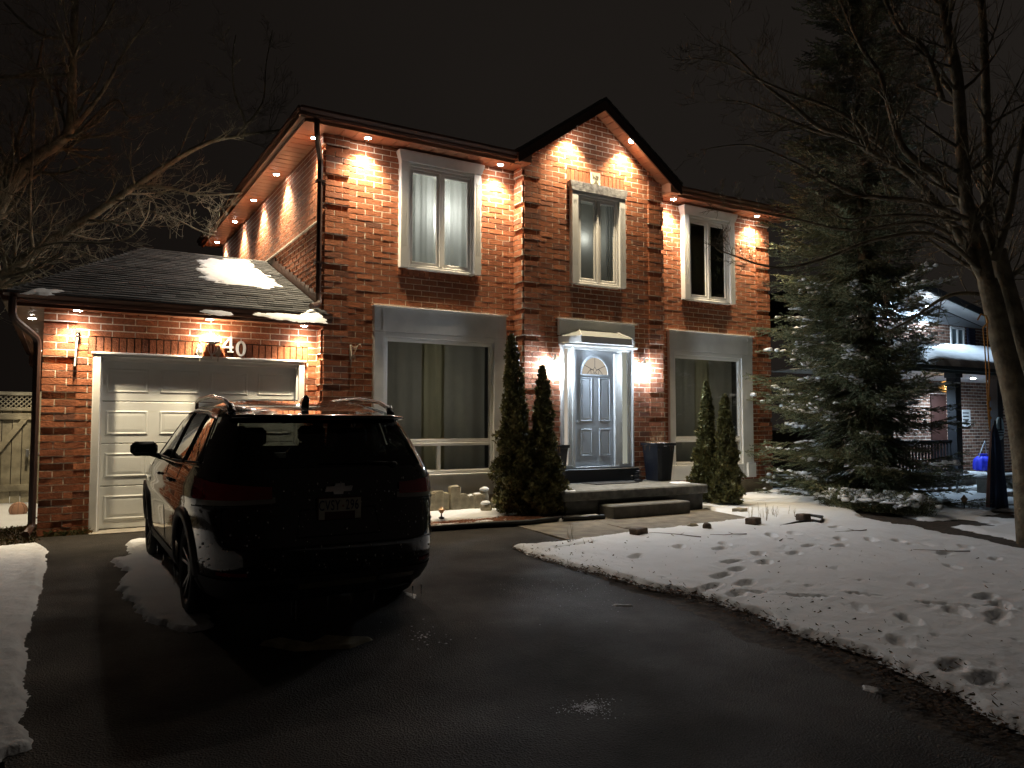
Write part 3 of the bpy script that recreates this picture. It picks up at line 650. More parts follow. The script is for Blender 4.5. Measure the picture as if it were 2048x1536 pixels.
# ================================================================== LAMPS
def spot(name, parent, loc, energy, angle, blend, col, rad=.03, rot=(0, 0, 0)):
    l = bpy.data.lights.new(name, 'SPOT'); l.energy = energy; l.spot_size = math.radians(angle); l.spot_blend = blend; l.color = col; l.shadow_soft_size = rad
    o = bpy.data.objects.new(name, l); COL.objects.link(o); o.parent = parent; o.location = loc; o.rotation_euler = rot; return o
def point(name, parent, loc, energy, col, rad=.04):
    l = bpy.data.lights.new(name, 'POINT'); l.energy = energy; l.color = col; l.shadow_soft_size = rad
    o = bpy.data.objects.new(name, l); COL.objects.link(o); o.parent = parent; o.location = loc; return o
WARM = (1.0, .78, .45)
def make_pot(label, glow, e1, e2, col, group):
    t = thing('soffit_light', label, 'light', (0, 0, 0), group)
    m = MB(); m.lathe((0, 0, 0), [(.047, -.004), (.050, -.016), (.060, -.014), (.066, -.002), (.066, .0)], 20)
    m.build('trim_ring', M['white'], t, smooth=False)
    m = MB(); m.lathe((0, 0, -.006), [(.001, -.013), (.036, -.013), (.047, -.004)], 20); m.build('lens', glow, t)
    spot('lamp_beam', t, (0, 0, -.03), e1, 98, 1.0, col, .025, (math.radians(8), 0, 0)); spot('lamp_flood', t, (0, 0, -.03), e2, 150, .8, (1.0, .89, .75), .03, (-math.radians(20), 0, 0))
    return t
E1, E2 = 360, 100
pot = make_pot('x', M['pot'], E1, E2, WARM, 'recessed soffit lights along the house eaves')
pots = [(3.86, 10.72, SZ, 'recessed eave light upstairs near the downspout corner, left of the left casement window'),
 (6.14, 10.72, SZ, 'recessed eave light upstairs between the left casement window and the gable'),
 (9.93, 10.72, SZ, 'recessed eave light upstairs just right of the gable foot'),
 (12.22, 10.72, SZ, 'recessed eave light upstairs at the far right end beside the spruce'),
 (3.09, 13.10, SZ, 'front-most of the recessed lights along the side eave above the garage roof'),
 (3.09, 14.85, SZ, 'second recessed light along the side eave above the garage roof'),
 (3.09, 16.65, SZ, 'third recessed light along the side eave above the garage roof'),
 (3.09, 18.75, SZ, 'rear-most recessed light along the side eave above the garage roof'),
 (3.17, 11.12, SZ, 'recessed side eave light hidden behind the top of the downspout'),
 (.17, 10.90, GSZ, 'recessed garage eave light at the left, above the metal rod'),
 (1.72, 10.92, GSZ, 'recessed garage eave light over the torch-shaped wall lamp'),
 (3.00, 10.92, GSZ, 'recessed garage eave light at the right end by the main wall'),
 (-.34, 12.0, GSZ, 'nearest recessed light under the garage side eave'),
 (-.36, 14.6, GSZ, 'middle recessed light under the garage side eave'),
 (-.36, 17.2, GSZ, 'farthest recessed light under the garage side eave')]
for i, (x, y, z, lb) in enumerate(pots):
    o = pot if i == 0 else copy_tree(pot)
    o.location = (x, y, z-.002); o['label'] = lb
    if 4 <= i <= 8 or i >= 12:
        for c in o.children:
            if 'flood' in c.name: c.rotation_euler = (0, math.radians(28), 0)
            if 'beam' in c.name: c.rotation_euler = (0, -math.radians(8), 0)
    if i in (9, 10, 11):                # low garage lights are dimmer lamps
        for c in o.children:
            if c.type == 'LIGHT': c.data = c.data.copy(); c.data.energy *= (.55 if 'beam' in c.name else .30)
            if 'flood' in c.name: c.rotation_euler = (-math.radians(8), 0, 0)
    if i >= 12:
        for c in o.children:
            if c.type == 'LIGHT': c.data = c.data.copy(); c.data.energy *= .35
for s in (-1, 1):
    o = copy_tree(pot); u = .62 if s > 0 else .62
    yy = 10.42
    o.location = (RX+s*u, yy, RZ-.192-RS*u); o.rotation_euler = (0, s*math.atan(RS)*1.0, 0)
    for c in o.children:
        if c.type == 'LIGHT': c.rotation_euler = (-math.radians(28) if 'flood' in c.name else math.radians(16), -s*math.atan(RS), 0)
    o['label'] = 'bright recessed light on the %s' % ('right slope of the gable soffit' if s > 0 else 'left slope of the gable soffit, hidden by the rake board')

# lantern sconces beside the door
def lantern(label, x, y, z, group):
    t = thing('wall_lantern', label, 'wall lamp', (x, y, z), group)
    m = MB(); m.lathe((0, 0, 0), [(.0, 0), (.05, .004), (.05, .012), (.0, .02)], 16); m.v = [(a, -c, b*1.5) for a, b, c in m.v]; m.build('back_plate', M['metal_w'], t, local=True)
    m = MB(); pts = []
    for k in range(15): a = k/14; pts.append((0, -.02-.11*math.sin(a*PI*.9)-.02*a, .02+.12*math.sin(a*PI*.72)))
    m.tube(pts, .009, 6)
    for s in (-1, 1): m.tube([(s*.01, -.05, .11), (s*.045, -.07, .15), (s*.05, -.08, .12), (s*.03, -.09, .10), (s*.02, -.10, .13)], .007, 5)
    m.build('scroll_arm', M['metal_w'], t, local=True, smooth=True)
    m = MB(); m.lathe((0, -.13, .0), [(.075, .02), (.07, .035), (.04, .055), (.018, .075), (.012, .10), (.003, .115)], 8); m.build('lantern_cap', M['metal_w'], t, local=True)
    m = MB(); m.lathe((0, -.13, 0), [(.035, -.155), (.062, -.03), (.066, .018)], 8); g = m.build('lantern_glass', SCG, t, local=True)
    m = MB()
    for k in range(6): a = k*PI/3+.3; m.tube([(.036*math.cos(a), -.13+.036*math.sin(a), -.158), (.067*math.cos(a), -.13+.067*math.sin(a), .02)], .003, 4)
    m.lathe((0, -.13, 0), [(.004, -.215), (.012, -.20), (.008, -.185), (.022, -.17), (.037, -.157)], 8); m.build('lantern_finial', M['black'], t, local=True)
    return t
SCG = emis('lantern_glow', (.74, .87, 1.0), 520)
lantern('lit wall lantern left of the front door, partly behind the slim dark cedar', 7.10, YG, 2.40, 'lanterns beside the front door')
lantern('lit wall lantern right of the front door, above the full planter', 9.02, YG, 2.42, 'lanterns beside the front door')
LEAF = mat('leaf_metal', (.30, .29, .27), .5, metal=.5)
# torch lamp over the garage
t = thing('torch_wall_lamp', 'lit torch-shaped wall lamp with metal leaves over the garage door', 'wall lamp', (1.78, YGA, 2.46))
m = MB(); m.lathe((0, -.10, 0), [(.03, .0), (.085, .018), (.095, .03), (.09, .034)], 16)
for a in (-.06, -.02, .03, .07): m.tube([(a*.3, -.06, -.14), (a*.9, -.09, -.08), (a, -.10, .0)], .006, 5)
m.lathe((0, -.05, -.17), [(.004, -.03), (.018, 0), (.012, .04)], 8); m.tube([(0, 0, -.13), (0, -.05, -.15), (0, -.06, -.13)], .012, 6)
m.build('bracket', M['metal_w'], t, local=True, smooth=True)
for x0, w_, h_, tip in ((-.15, .055, .17, -.02), (.085, .05, .13, .02)):
    for (a0, a1) in ((0, 1),):
        m = MB(); pts = [(x0, -.02, -.20), (x0-w_, -.035, -.11), (x0-w_*.55, -.03, -.04), (x0+tip, -.025, .01), (x0+w_*.5, -.04, -.06), (x0+w_*.8, -.05, -.11)]
        m.prism(pts, (0, -.006, 0)); m.tube([(x0, -.03, -.23), (x0, -.03, -.19), (x0+tip*.5, -.05, -.05)], .005, 5); m.build('metal_leaf', LEAF, t, local=True)
m = MB(); m.lathe((0, -.10, .03), [(.03, 0), (.055, .03), (.05, .07), (.02, .10)], 12); m.build('shade', emis('torch_glow', (1, .78, .50), 150), t, local=True, smooth=True)
m = MB(); m.tube([(.07, -.11, .05), (.105, -.11, .09), (.085, -.11, .12), (.07, -.11, .09)], .004, 5); m.build('scroll', M['metal_w'], t, local=True)
# house numbers
for ch, x, z, lb in (('4', 1.99, 2.475, 'pale metal digit 4, higher and left of the 0'), ('0', 2.165, 2.425, 'pale metal digit 0, lower and right of the 4')):
    t = thing('house_number', lb+' above the garage door', 'house number', (x, YGA-.035, z), 'house numbers over the garage door')
    if ch == '4':
        m = MB(); y = -.012; D = (0, .024, 0)
        m.prism([(.022, y, -.10), (.055, y, -.10), (.055, y, .11), (.022, y, .11)], D); m.prism([(.022, y, .11), (-.075, y, -.025), (-.048, y, -.025), (.022, y, .07)], D)
        m.prism([(-.075, y-.001, -.052), (.075, y-.001, -.052), (.075, y-.001, -.025), (-.075, y-.001, -.025)], D); m.prism([(-.0, y-.001, -.11), (.078, y-.001, -.11), (.078, y-.001, -.092), (-.0, y-.001, -.092)], D)
    else:
        m = MB(); n = 28; y = -.012; vs = []; fs = []
        for k in range(n):
            a = 2*PI*k/n; vs += [(.068*math.cos(a), y, .108*math.sin(a)), (.030*math.cos(a), y, .082*math.sin(a)), (.030*math.cos(a), y+.024, .082*math.sin(a)), (.068*math.cos(a), y+.024, .108*math.sin(a))]
        for k in range(n):
            j = (k+1) % n
            for q in range(4): fs.append((4*k+q, 4*j+q, 4*j+(q+1) % 4, 4*k+(q+1) % 4))
        m.add(vs, fs)
    m.build('digit', M['digit'], t, local=True)
# rod bracket on the garage pier, hanging hook on the main wall
t = thing('metal_rod', 'thin pale metal rod with black clamps on the garage pier below the left eave light', 'rod', (.16, YGA-.06, 2.1))
m = MB(); m.tube([(.02, 0, .44), (-.005, -.015, .0)], .011, 6); m.build('shaft', M['digit'], t, local=True)
m = MB(); m.box(-.0, .045, -.02, .06, .42, .47, 0, .004); m.box(.0, .03, -.02, .06, .38, .395); m.box(-.015, .02, -.02, .05, .10, .115); m.box(-.015, .02, -.02, .05, .05, .06); m.build('clamp', M['black'], t, local=True)
t = thing('plant_hook', 'pale bracket hook for a hanging basket on the brick right of the garage', 'hook', (3.70, YM, 2.35))
m = MB(); m.tube([(0, -.02, .18), (.0, -.05, .0), (.0, -.02, -.12)], .009, 5); m.tube([(0, -.04, -.02), (.06, -.16, .18), (.085, -.19, .20), (.10, -.20, .15)], .007, 5); m.tube([(0, -.02, .18), (.04, -.10, .15), (.07, -.17, .19)], .006, 5)
m.build('hook_arm', mat('faded_metal', (.42, .33, .24), .6), t, local=True, smooth=True)
m = MB(); m.box(-.02, .02, -.02, .0, -.02, .20, 0, .004); m.build('wall_plate', M['digit'], t, local=True)

# ================================================================== THE SUV (local: x right, y forward, z up, rear bumper at y=0)
NS = 6.0
LV = [(.20, .78, .20, 4.42), (.26, .84, .10, 4.52), (.36, .893, .03, 4.60), (.46, .905, .0, 4.64), (.60, .912, .0, 4.65), (.72, .916, .025, 4.62), (.84, .918, .055, 4.56), (.93, .913, .065, 4.46), (.99, .905, .075, 4.28), (1.04, .893, .085, 3.98), (1.08, .880, .10, 3.68), (1.12, .865, .125, 3.50), (1.22, .822, .20, 3.30), (1.32, .780, .28, 3.10), (1.42, .737, .37, 2.90), (1.47, .712, .44, 2.80), (1.52, .68, .58, 2.65), (1.555, .65, .76, 2.50), (1.59, .60, 1.0, 2.32), (1.615, .52, 1.25, 2.15), (1.632, .38, 1.48, 2.0), (1.640, .2, 1.65, 1.85)]
LVA = np.array(LV)
def lev(z): return [float(np.interp(z, LVA[:, 0], LVA[:, k])) for k in (1, 2, 3)]
def side_x(y, z):
    w_, yr, yf = lev(z); yc = (yr+yf)/2; h = (yf-yr)/2; t_ = min(1, abs((y-yc)/h)); return w_*(1-t_**NS)**(1/NS)
def rear_y(x, z):
    w_, yr, yf = lev(z); yc = (yr+yf)/2; h = (yf-yr)/2; t_ = min(1, abs(x/w_)); return yc-h*(1-t_**NS)**(1/NS)
def outline(z, n=240):
    w_, yr, yf = lev(z); yc = (yr+yf)/2; h = (yf-yr)/2
    a = np.linspace(-PI/2, 1.5*PI, 4001); c, s = np.cos(a), np.sin(a)
    x = w_*np.sign(c)*np.abs(c)**(2/NS); y = yc+h*np.sign(s)*np.abs(s)**(2/NS)
    d = np.r_[0, np.cumsum(np.hypot(np.diff(x), np.diff(y)))]; q = np.linspace(0, d[-1], n+1)[:-1]
    return np.c_[np.interp(q, d, x), np.interp(q, d, y)]
def rear_pt(s, z, off=0):        # point at signed arc length s from the rear centre line at height z
    w_, yr, yf = lev(z); yc = (yr+yf)/2; h = (yf-yr)/2
    a = np.linspace(-PI/2, 0, 900); x = w_*np.abs(np.cos(a))**(2/NS); y = yc-h*np.abs(np.sin(a))**(2/NS)
    d = np.r_[0, np.cumsum(np.hypot(np.diff(x), np.diff(y)))]; t_ = abs(s)
    X = np.interp(t_, d, x); Y = np.interp(t_, d, y); X2 = np.interp(t_+.02, d, x); Y2 = np.interp(t_+.02, d, y)
    n_ = np.array([Y2-Y, -(X2-X)]); n_ /= np.linalg.norm(n_)+1e-9
    return (math.copysign(1, s)*(X+n_[0]*off), Y+n_[1]*off, z)
car = thing('parked_suv', 'glossy black SUV parked facing the garage, seen from behind', 'car', (0, 0, 0))
paint = mat('black_car_paint', (.0035, .003, .003), .12, spec=.5, coat=1.0); paint.node_tree.nodes['Principled BSDF'].inputs['Coat Roughness'].default_value = .03
rubber = mat('tyre_rubber', (.012, .012, .012), .8, bump=.2, bscale=90); trim = mat('grey_cladding', (.06, .058, .055), .5, bump=.1, bscale=200)
tint = glass('tinted_car_glass', (.10, .11, .11)); alloy = mat('alloy_wheel', (.42, .42, .43), .28, metal=.85); chrome = mat('chrome', (.6, .58, .55), .15, metal=1)
redl = mat('red_lens', (.30, .005, .008), .08, spec=.6, coat=1); clearl = mat('clear_lens', (.28, .27, .24), .12, spec=.7, coat=.6)
zs = sorted(set(list(np.arange(.20, 1.12, .03))+list(np.arange(1.12, 1.60, .04))+[1.59, 1.602, 1.615, 1.625, 1.632, 1.637, 1.640])); NO = 240
WR = (.96, 3.685); AR = .405
b = MB(); vs = []
for z in zs:
    for x, y in outline(z, NO):
        if 1.0 > z > .86: x *= 1.004
        bul = -.012*math.exp(-((z-.78)/.05)**2) if 1.0 < y < 3.6 else 0     # soft crease along the doors
        vs.append((x+math.copysign(bul, x) if abs(x) > .5 else x, y, z))
def keep(c):
    x, y, z = c
    for yw in WR:
        if abs(x) > .55 and math.hypot(y-yw, z-.355) < AR: return False
    if abs(x) > .5 and 1.155 < z < 1.50 and (.70 < y < 3.0) and not(abs(y-1.26) < .045 or abs(y-2.02) < .04):
        tt = (z-1.1)/.4
        if .62+.12*tt < y < 3.2-.62*tt: return False
    if 1.20 < z < 1.45 and y < 1.0 and abs(x) < .62: return False
    if 1.16 < z < 1.54 and y > 2.3 and abs(x) < .60: return False
    return True
fs = []
for i in range(len(zs)-1):
    for j in range(NO):
        q = (i*NO+j, i*NO+(j+1) % NO, (i+1)*NO+(j+1) % NO, (i+1)*NO+j); c = np.mean([vs[k] for k in q], axis=0)
        if keep(c): fs.append(q)
fs.append(tuple((len(zs)-1)*NO+j for j in range(NO)))
b.add(vs, fs); body = b.build('body', paint, car, smooth=True, local=True)
b = MB(); b.box(-.66, .66, .6, 4.1, .21, .25); b.box(-.58, .58, .1, 4.4, .25, .60)
for yw in WR:
    for s in (-1, 1):
        n = 20; v = []
        for k in range(n+1):
            a = PI*k/n-.0; v += [(s*.56, yw+(AR+.02)*math.cos(a), .355+(AR+.02)*math.sin(a)), (s*.88, yw+(AR+.02)*math.cos(a), .355+(AR+.02)*math.sin(a))]
        b.add(v, [(2*k, 2*k+1, 2*k+3, 2*k+2) for k in range(n)]); b.add([(s*.56, yw-.45, .2), (s*.56, yw+.45, .2), (s*.56, yw+.45, .8), (s*.56, yw-.45, .8)], [(0, 1, 2, 3)])
b.build('underbody', M['black'], car, local=True)
# lower cladding strips and arch trims
for yw in WR:
    for s in (-1, 1):
        c = MB(); n = 26; v = []
        for k in range(n+1):
            a = -.22+(PI+.44)*k/n; ca, sa = math.cos(a), math.sin(a)
            for (r_, o) in ((AR-.02, .0), (AR-.018, .022), (AR+.045, .020), (AR+.052, -.004)):
                y, z = yw+r_*ca, max(.2, .355+r_*sa); v.append((s*(side_x(y, z)+o), y, z))
        c.add(v, [(4*k+q, 4*k+4+q, 4*k+5+q, 4*k+1+q) for k in range(n) for q in range(3)]); c.build('wheel_arch', trim, car, smooth=True, local=True)
def patch(mb, fn, ny, nz, m=0):       # fn(u,v) -> point
    v = [fn(i/ny, j/nz) for i in range(ny+1) for j in range(nz+1)]
    mb.add(v, [(i*(nz+1)+j, (i+1)*(nz+1)+j, (i+1)*(nz+1)+j+1, i*(nz+1)+j+1) for i in range(ny) for j in range(nz)], m)
for s in (-1, 1):
    c = MB(); patch(c, lambda u, v: (s*(side_x(1.40+1.85*u, .22+.17*v)+.012*(1-v)+.006), 1.40+1.85*u, .22+.17*v), 24, 4)
    c.build('sill_cladding', trim, car, smooth=True, local=True)
    # side glass
    wins = [((.66, 1.155), (.84, 1.47), (1.16, 1.495), (1.21, 1.135), 'quarter_window'), ((1.30, 1.13), (1.24, 1.50), (1.93, 1.52), (1.985, 1.115), 'rear_door_window'), ((2.05, 1.115), (2.0, 1.52), (2.50, 1.505), (3.10, 1.115), 'front_door_window')]
    for a_, b_, c_, d_, nm in wins:
        g = MB()
        def fn(u, v, off=.004):
            y0, z0 = a_[0]+(d_[0]-a_[0])*u, a_[1]+(d_[1]-a_[1])*u; y1, z1 = b_[0]+(c_[0]-b_[0])*u, b_[1]+(c_[1]-b_[1])*u
            y, z = y0+(y1-y0)*v, z0+(z1-z0)*v; return (s*(side_x(y, z)+off), y, z)
        patch(g, fn, 12, 10); g.build(nm, tint, car, smooth=True, local=True)
        e = MB(); per = [fn(u, 0, .007) for u in np.linspace(0, 1, 9)]+[fn(1, v, .007) for v in np.linspace(0, 1, 6)[1:]]+[fn(u, 1, .007) for u in np.linspace(1, 0, 9)[1:]]+[fn(0, v, .007) for v in np.linspace(1, 0, 6)[1:]]
        e.tube(per, .008, 5); e.build('window_seal', M['black'], car, local=True)
    e = MB(); e.tube([(s*(side_x(y, z)+.006), y, z) for y, z in [(.60, 1.125), (.9, 1.125), (1.6, 1.105), (2.4, 1.098), (3.1, 1.095)]], .007, 5); e.tube([(s*(side_x(y, z)+.007), y, z) for y, z in [(.62, 1.16), (.84, 1.50), (1.3, 1.53), (1.95, 1.545), (2.5, 1.53), (3.15, 1.13)]], .006, 5)
    e.build('window_trim', chrome, car, local=True)
    # door seams and handles
    for pts in ([(2.02, 1.10), (2.04, .8), (2.03, .42)], [(3.17, 1.06), (3.2, .8), (3.16, .55), (3.12, .42)], [(1.30, 1.10), (1.36, .95), (1.42, .80), (1.46, .62), (1.45, .42)], [(1.45, .415), (2.03, .415), (3.12, .415)]):
        e = MB(); P = []
        for (p, q) in zip(pts, pts[1:]):
            for k in range(7): t_ = k/6; y = p[0]+(q[0]-p[0])*t_; z = p[1]+(q[1]-p[1])*t_; P.append((s*(side_x(y, z)-.001), y, z))
        e.tube(P, .005, 4); e.build('door_seam', M['black'], car, local=True)
    for yh in (1.62, 2.45):
        e = MB(); e.box(min(s*.905, s*.945), max(s*.905, s*.945), yh-.10, yh+.10, .955, .982, 0, .012); e.build('door_handle', paint, car, local=True)
    # mirror
    e = MB(); e.box(s*1.0-.12, s*1.0+.12, 2.93, 3.06, 1.095, 1.235, 0, .04); e.tube([(s*.86, 3.0, 1.09), (s*.94, 2.99, 1.12)], .03, 6)
    for k in range(len(e.v)):
        x, y, z = e.v[k]
        if y < 2.955 and abs(x) > .9: e.v[k] = (x, 2.955, z)
    e.build('wing_mirror', M['black'], car, smooth=True, local=True)
    # roof rail
    e = MB(); P = [(s*.62, .62, 1.52), (s*.625, .70, 1.56), (s*.63, .95, 1.615), (s*.635, 1.5, 1.652), (s*.63, 2.1, 1.64), (s*.61, 2.4, 1.62), (s*.60, 2.5, 1.56)]
    PP = []
    for (p, q) in zip(P, P[1:]):
        for k in range(4): PP.append(tuple(p[i]+(q[i]-p[i])*k/4 for i in range(3)))
    e.tube(PP+[P[-1]], .018, 8); e.tube([(s*.62, .64, 1.50), (s*.625, .71, 1.57)], .03, 6); e.build('roof_rail', mat('rail', (.10, .10, .10), .25, metal=.8) if s < 0 else bpy.data.materials['rail'], car, smooth=True, local=True)
# wheels
for yw in WR:
    for s in (-1, 1):
        x0 = s*.875; w_ = MB(); R = .352
        prof = [(R-.085, .0), (R-.03, .004), (R-.006, -.02), (R, -.045), (R, -.19), (R-.02, -.22), (R-.09, -.225)]; n = 40; v = []
        for r_, o in prof:
            for j in range(n): a = 2*PI*j/n; v.append((x0+s*o, yw+r_*math.cos(a), .352+r_*math.sin(a)))
        w_.add(v, [(i*n+j, i*n+(j+1) % n, (i+1)*n+(j+1) % n, (i+1)*n+j) for i in range(len(prof)-1) for j in range(n)])
        wh = w_.build('wheel', rubber, car, smooth=True, local=True)
        r_ = MB(); v = []; rp = [(.268, -.002), (.255, .004), (.245, -.02), (.235, -.12), (.0, -.13)]
        for rr, o in rp:
            for j in range(n): a = 2*PI*j/n; v.append((x0+s*o, yw+rr*math.cos(a), .352+rr*math.sin(a)))
        r_.add(v, [(i*n+j, i*n+(j+1) % n, (i+1)*n+(j+1) % n, (i+1)*n+j) for i in range(len(rp)-1) for j in range(n)]); r_.build('rim', mat('rim_barrel', (.05, .05, .05), .4, metal=.5) if 'rim_barrel' not in bpy.data.materials else bpy.data.materials['rim_barrel'], wh, local=True, smooth=True)
        k_ = MB()
        for k in range(5):
            for da in (-.13, .13):
                a = 2*PI*k/5+.3; p = lambda r, aa, o: (x0+s*o, yw+r*math.cos(aa), .352+r*math.sin(aa))
                P = [p(.05, a-.25+da, -.035), p(.05, a+.25+da, -.035), p(.25, a+.045+da*1.5, -.006), p(.25, a-.045+da*1.5, -.006)]
                k_.prism(P, (-s*.03, 0, 0))
        k_.tube([(x0-s*.04, yw, .352), (x0-s*.022, yw, .352)], .055, 12)
        k_.build('spokes', alloy, wh, local=True)
# windscreen + rear glass + interior
g = MB(); patch(g, lambda u, v: ((-.70+1.40*u)*(1-.14*v), rear_y((-.70+1.40*u)*(1-.14*v), 1.13+.33*v)-.004, 1.13+.33*v), 20, 10); g.build('rear_window', tint, car, smooth=True, local=True)
def front_y(x, z):
    w_, yr, yf = lev(z); yc = (yr+yf)/2; h = (yf-yr)/2; return yc+h*(1-min(1, abs(x/w_))**NS)**(1/NS)
g = MB(); patch(g, lambda u, v: ((-.70+1.4*u)*(1-.14*v), front_y((-.70+1.4*u)*(1-.14*v), 1.13+.41*v)+.004, 1.13+.41*v), 16, 10); g.build('windscreen', glass('windscreen_glass', (.6, .62, .6)), car, smooth=True, local=True)
it = MB()
it.box(-.7, .7, .3, 3.5, .6, .64)
for x, y in ((-.36, 2.05), (.36, 2.05), (-.42, 1.05), (.42, 1.05)):
    it.box(x-.23, x+.23, y-.08, y+.04, .64, 1.20, 0, .04); it.box(x-.13, x+.13, y-.07, y+.0, 1.25, 1.40, 0, .035); it.box(x-.015, x+.015, y-.04, y-.03, 1.18, 1.28); it.box(x-.23, x+.23, y, y+.45, .64, .80, 0, .04)
it.box(-.65, .65, 2.95, 3.2, .7, 1.1, 0, .05)
it.build('seats', M['black'], car, local=True)
# spoiler, wiper, tail lamps, tailgate seams, bumper pieces, plate
e = MB(); n = 16; v = []
for i in range(n+1):
    x = -.66+1.32*i/n; yb_ = rear_y(x*.98, 1.47); v += [(x, yb_-.13, 1.478), (x, yb_-.12, 1.495), (x, yb_+.16, 1.535-.02*abs(x/.66)**3), (x, yb_+.02, 1.455)]
e.add(v, [(4*i+q, 4*i+4+q, 4*i+4+(q+1) % 4, 4*i+(q+1) % 4) for i in range(n) for q in range(4)]); e.build('spoiler', paint, car, smooth=True, local=True)
e = MB(); e.box(-.17, .17, .30, .31, 1.468, 1.474); e.build('high_brake_light', redl, car, local=True)
e = MB(); yw0 = rear_y(.1, 1.12)-.02; e.tube([(.42, rear_y(.4, 1.15)-.02, 1.15), (.2, rear_y(.2, 1.16)-.022, 1.165), (-.12, rear_y(.1, 1.165)-.02, 1.165)], .007, 5); e.blob((.44, rear_y(.44, 1.14)-.015, 1.14), (.035, .02, .02), 1, 0, seed=2); e.build('rear_wiper', M['black'], car, local=True)
e = MB(); e.blob((0, .98, 1.59), (.03, .10, .075), 2, 0, seed=3); 
for k in range(len(e.v)):
    x, y, z = e.v[k]; 
    if z > 1.59: e.v[k] = (x, y-(z-1.59)*.6, z)
    else: e.v[k] = (x, y, max(z, 1.57))
e.build('antenna_fin', paint, car, smooth=True, local=True)
for s in (-1, 1):
    e = MB(); patch(e, lambda u, v: rear_pt(s*(.46+.74*u), (1.02-.012*(1-u))+(.94-1.02-.03*u)*(1-v)*1.0+.045*u*v, .014), 22, 4); tl = e.build('tail_lamp', redl, car, smooth=True, local=True)
    e = MB(); patch(e, lambda u, v: rear_pt(s*(.44+.68*u), .90+.04*v-.03*u*(1-v), .012), 22, 3); e.build('reversing_lens', clearl, tl, smooth=True, local=True)
    e = MB(); patch(e, lambda u, v: rear_pt(s*(.42+.80*u), .883+.008*v-.028*u, .016), 22, 1); e.build('lens_border', M['black'], tl, local=True)
    e = MB(); patch(e, lambda u, v: rear_pt(s*(.62+.24*u), .42+.025*v, .008), 6, 1); e.build('bumper_reflector', redl, car, local=True)
    e = MB(); patch(e, lambda u, v: rear_pt(s*(.30+.28*u), .315+.035*v, .016), 8, 1); e.build('exhaust_trim', chrome, car, local=True)
e = MB(); patch(e, lambda u, v: rear_pt(-1.28+2.56*u, .22+.17*v, .010*(1-v)+.006), 60, 4); e.build('bumper_cladding', trim, car, smooth=True, local=True)
e = MB(); patch(e, lambda u, v: rear_pt(-.28+.56*u, .30+.045*v, .018), 12, 1); e.build('skid_plate', mat('silver_plastic', (.34, .31, .22), .4, metal=.4), car, smooth=True, local=True)
e = MB()
for pts in ([(-.80, .60), (.80, .60)], ):
    e.tube([rear_pt(-.80+1.6*k/30, .60, .001) for k in range(31)], .005, 4)
for s in (-1, 1): e.tube([rear_pt(s*(.80+.03*k/10), .60+.5*k/10, .001) for k in range(11)], .005, 4)
e.tube([rear_pt(-.30, .66, .002), rear_pt(-.27, .845, .002), rear_pt(.27, .845, .002), rear_pt(.30, .66, .002), rear_pt(-.30, .66, .002)], .006, 4)
e.build('tailgate_seam', M['black'], car, local=True)
e = MB(); py = .035
e.prism([(-.095, py, 1.000), (-.035, py, 1.000), (-.03, py, 1.020), (.035, py, 1.020), (.04, py, 1.000), (.095, py, 1.000), (.085, py, 0.963), (.03, py, 0.963), (.025, py, 0.943), (-.04, py, 0.943), (-.045, py, 0.963), (-.105, py, 0.963)], (0, .02, 0)); e.build('emblem', chrome, car, local=True)
e = MB(); e.box(-.155, .155, .022, .06, .765, .925, 0, .004); pf = e.build('plate_frame', mat('plate_surround', (.09, .02, .015), .5), car, local=True)
e = MB(); 
for q in ((-.1525, .1525, .825, .9175), (-.1525, -.11, .772, .825), (.11, .1525, .772, .825)): e.box(q[0], q[1], .016, .021, q[2], q[3])
lp = e.build('licence_plate', mat('plate_white', (.62, .60, .50), .5, noise=.06, nscale=30), pf, local=True)
pt = mat('plate_ink', (.02, .03, .10), .6)
text_mesh('CVSY', .105, pt, pf, (-.078, .0145, .866), (PI/2, 0, 0), 'plate_letters', .0012, (.58, .95), 1.1, .0006)
text_mesh('296', .105, pt, pf, (.087, .0145, .866), (PI/2, 0, 0), 'plate_digits', .0012, (.58, .95), 1.1, .0006)
e = MB(); e.lathe((.02, 0, 0), [(.0, 0), (.008, 0), (.008, .002)], 8); e.v = [(x, .014-z, .862+y) for x, y, z in e.v]; e.build('plate_crown', mat('crown_mark', (.35, .10, .06), .6), pf, local=True)
# frozen drops of melt water on the paint catch the porch light
e = MB(); rs = np.random.RandomState(4)
for k in range(230):
    s_ = rs.uniform(-1.15, 1.15); z = rs.uniform(.42, 1.05); p = rear_pt(s_ if abs(s_) > .01 else .02, z, .004); r0 = rs.uniform(.002, .0065)
    e.blob(p, (r0, r0*.7, r0*rs.uniform(1, 2)), 1, 0, seed=k)
e.build('water_drops', mat('water_drop', (.8, .8, .8), .05, spec=1.0, metal=.3), car, smooth=True, local=True)
# place it
rw = gs(365, 1228); fw_ = gs(290, 1115)
CARX = .84+.885; CARY = rw[1]-WR[0]-.03
car.location = (CARX, CARY, gz0(CARY)-.003); car.rotation_euler = (math.atan(SL), 0, 0)
print('CAR', car.location, rw, fw_)
# icicles hanging from the sill and bumper: each a separate piece of ice frozen to the car
for x, y, z, l in ((-.86, 1.55, .24, .10), (-.87, 1.62, .24, .16), (-.86, 1.75, .24, .07), (-.87, 2.4, .24, .09), (-.87, 2.9, .25, .13), (-.3, .13, .21, .14), (-.27, .13, .21, .19), (-.05, .12, .21, .12), (.12, .12, .21, .08), (.3, .13, .21, .11), (.62, .16, .21, .09), (.70, .18, .21, .12)):
    ic = MB(); ic.tube([(x, y, z), (x+.002, y, z-l*.5), (x, y+.002, z-l*.9)], [.006, .004, .001], 5); ic.build('icicle', M['ice'], car, local=True, smooth=True)
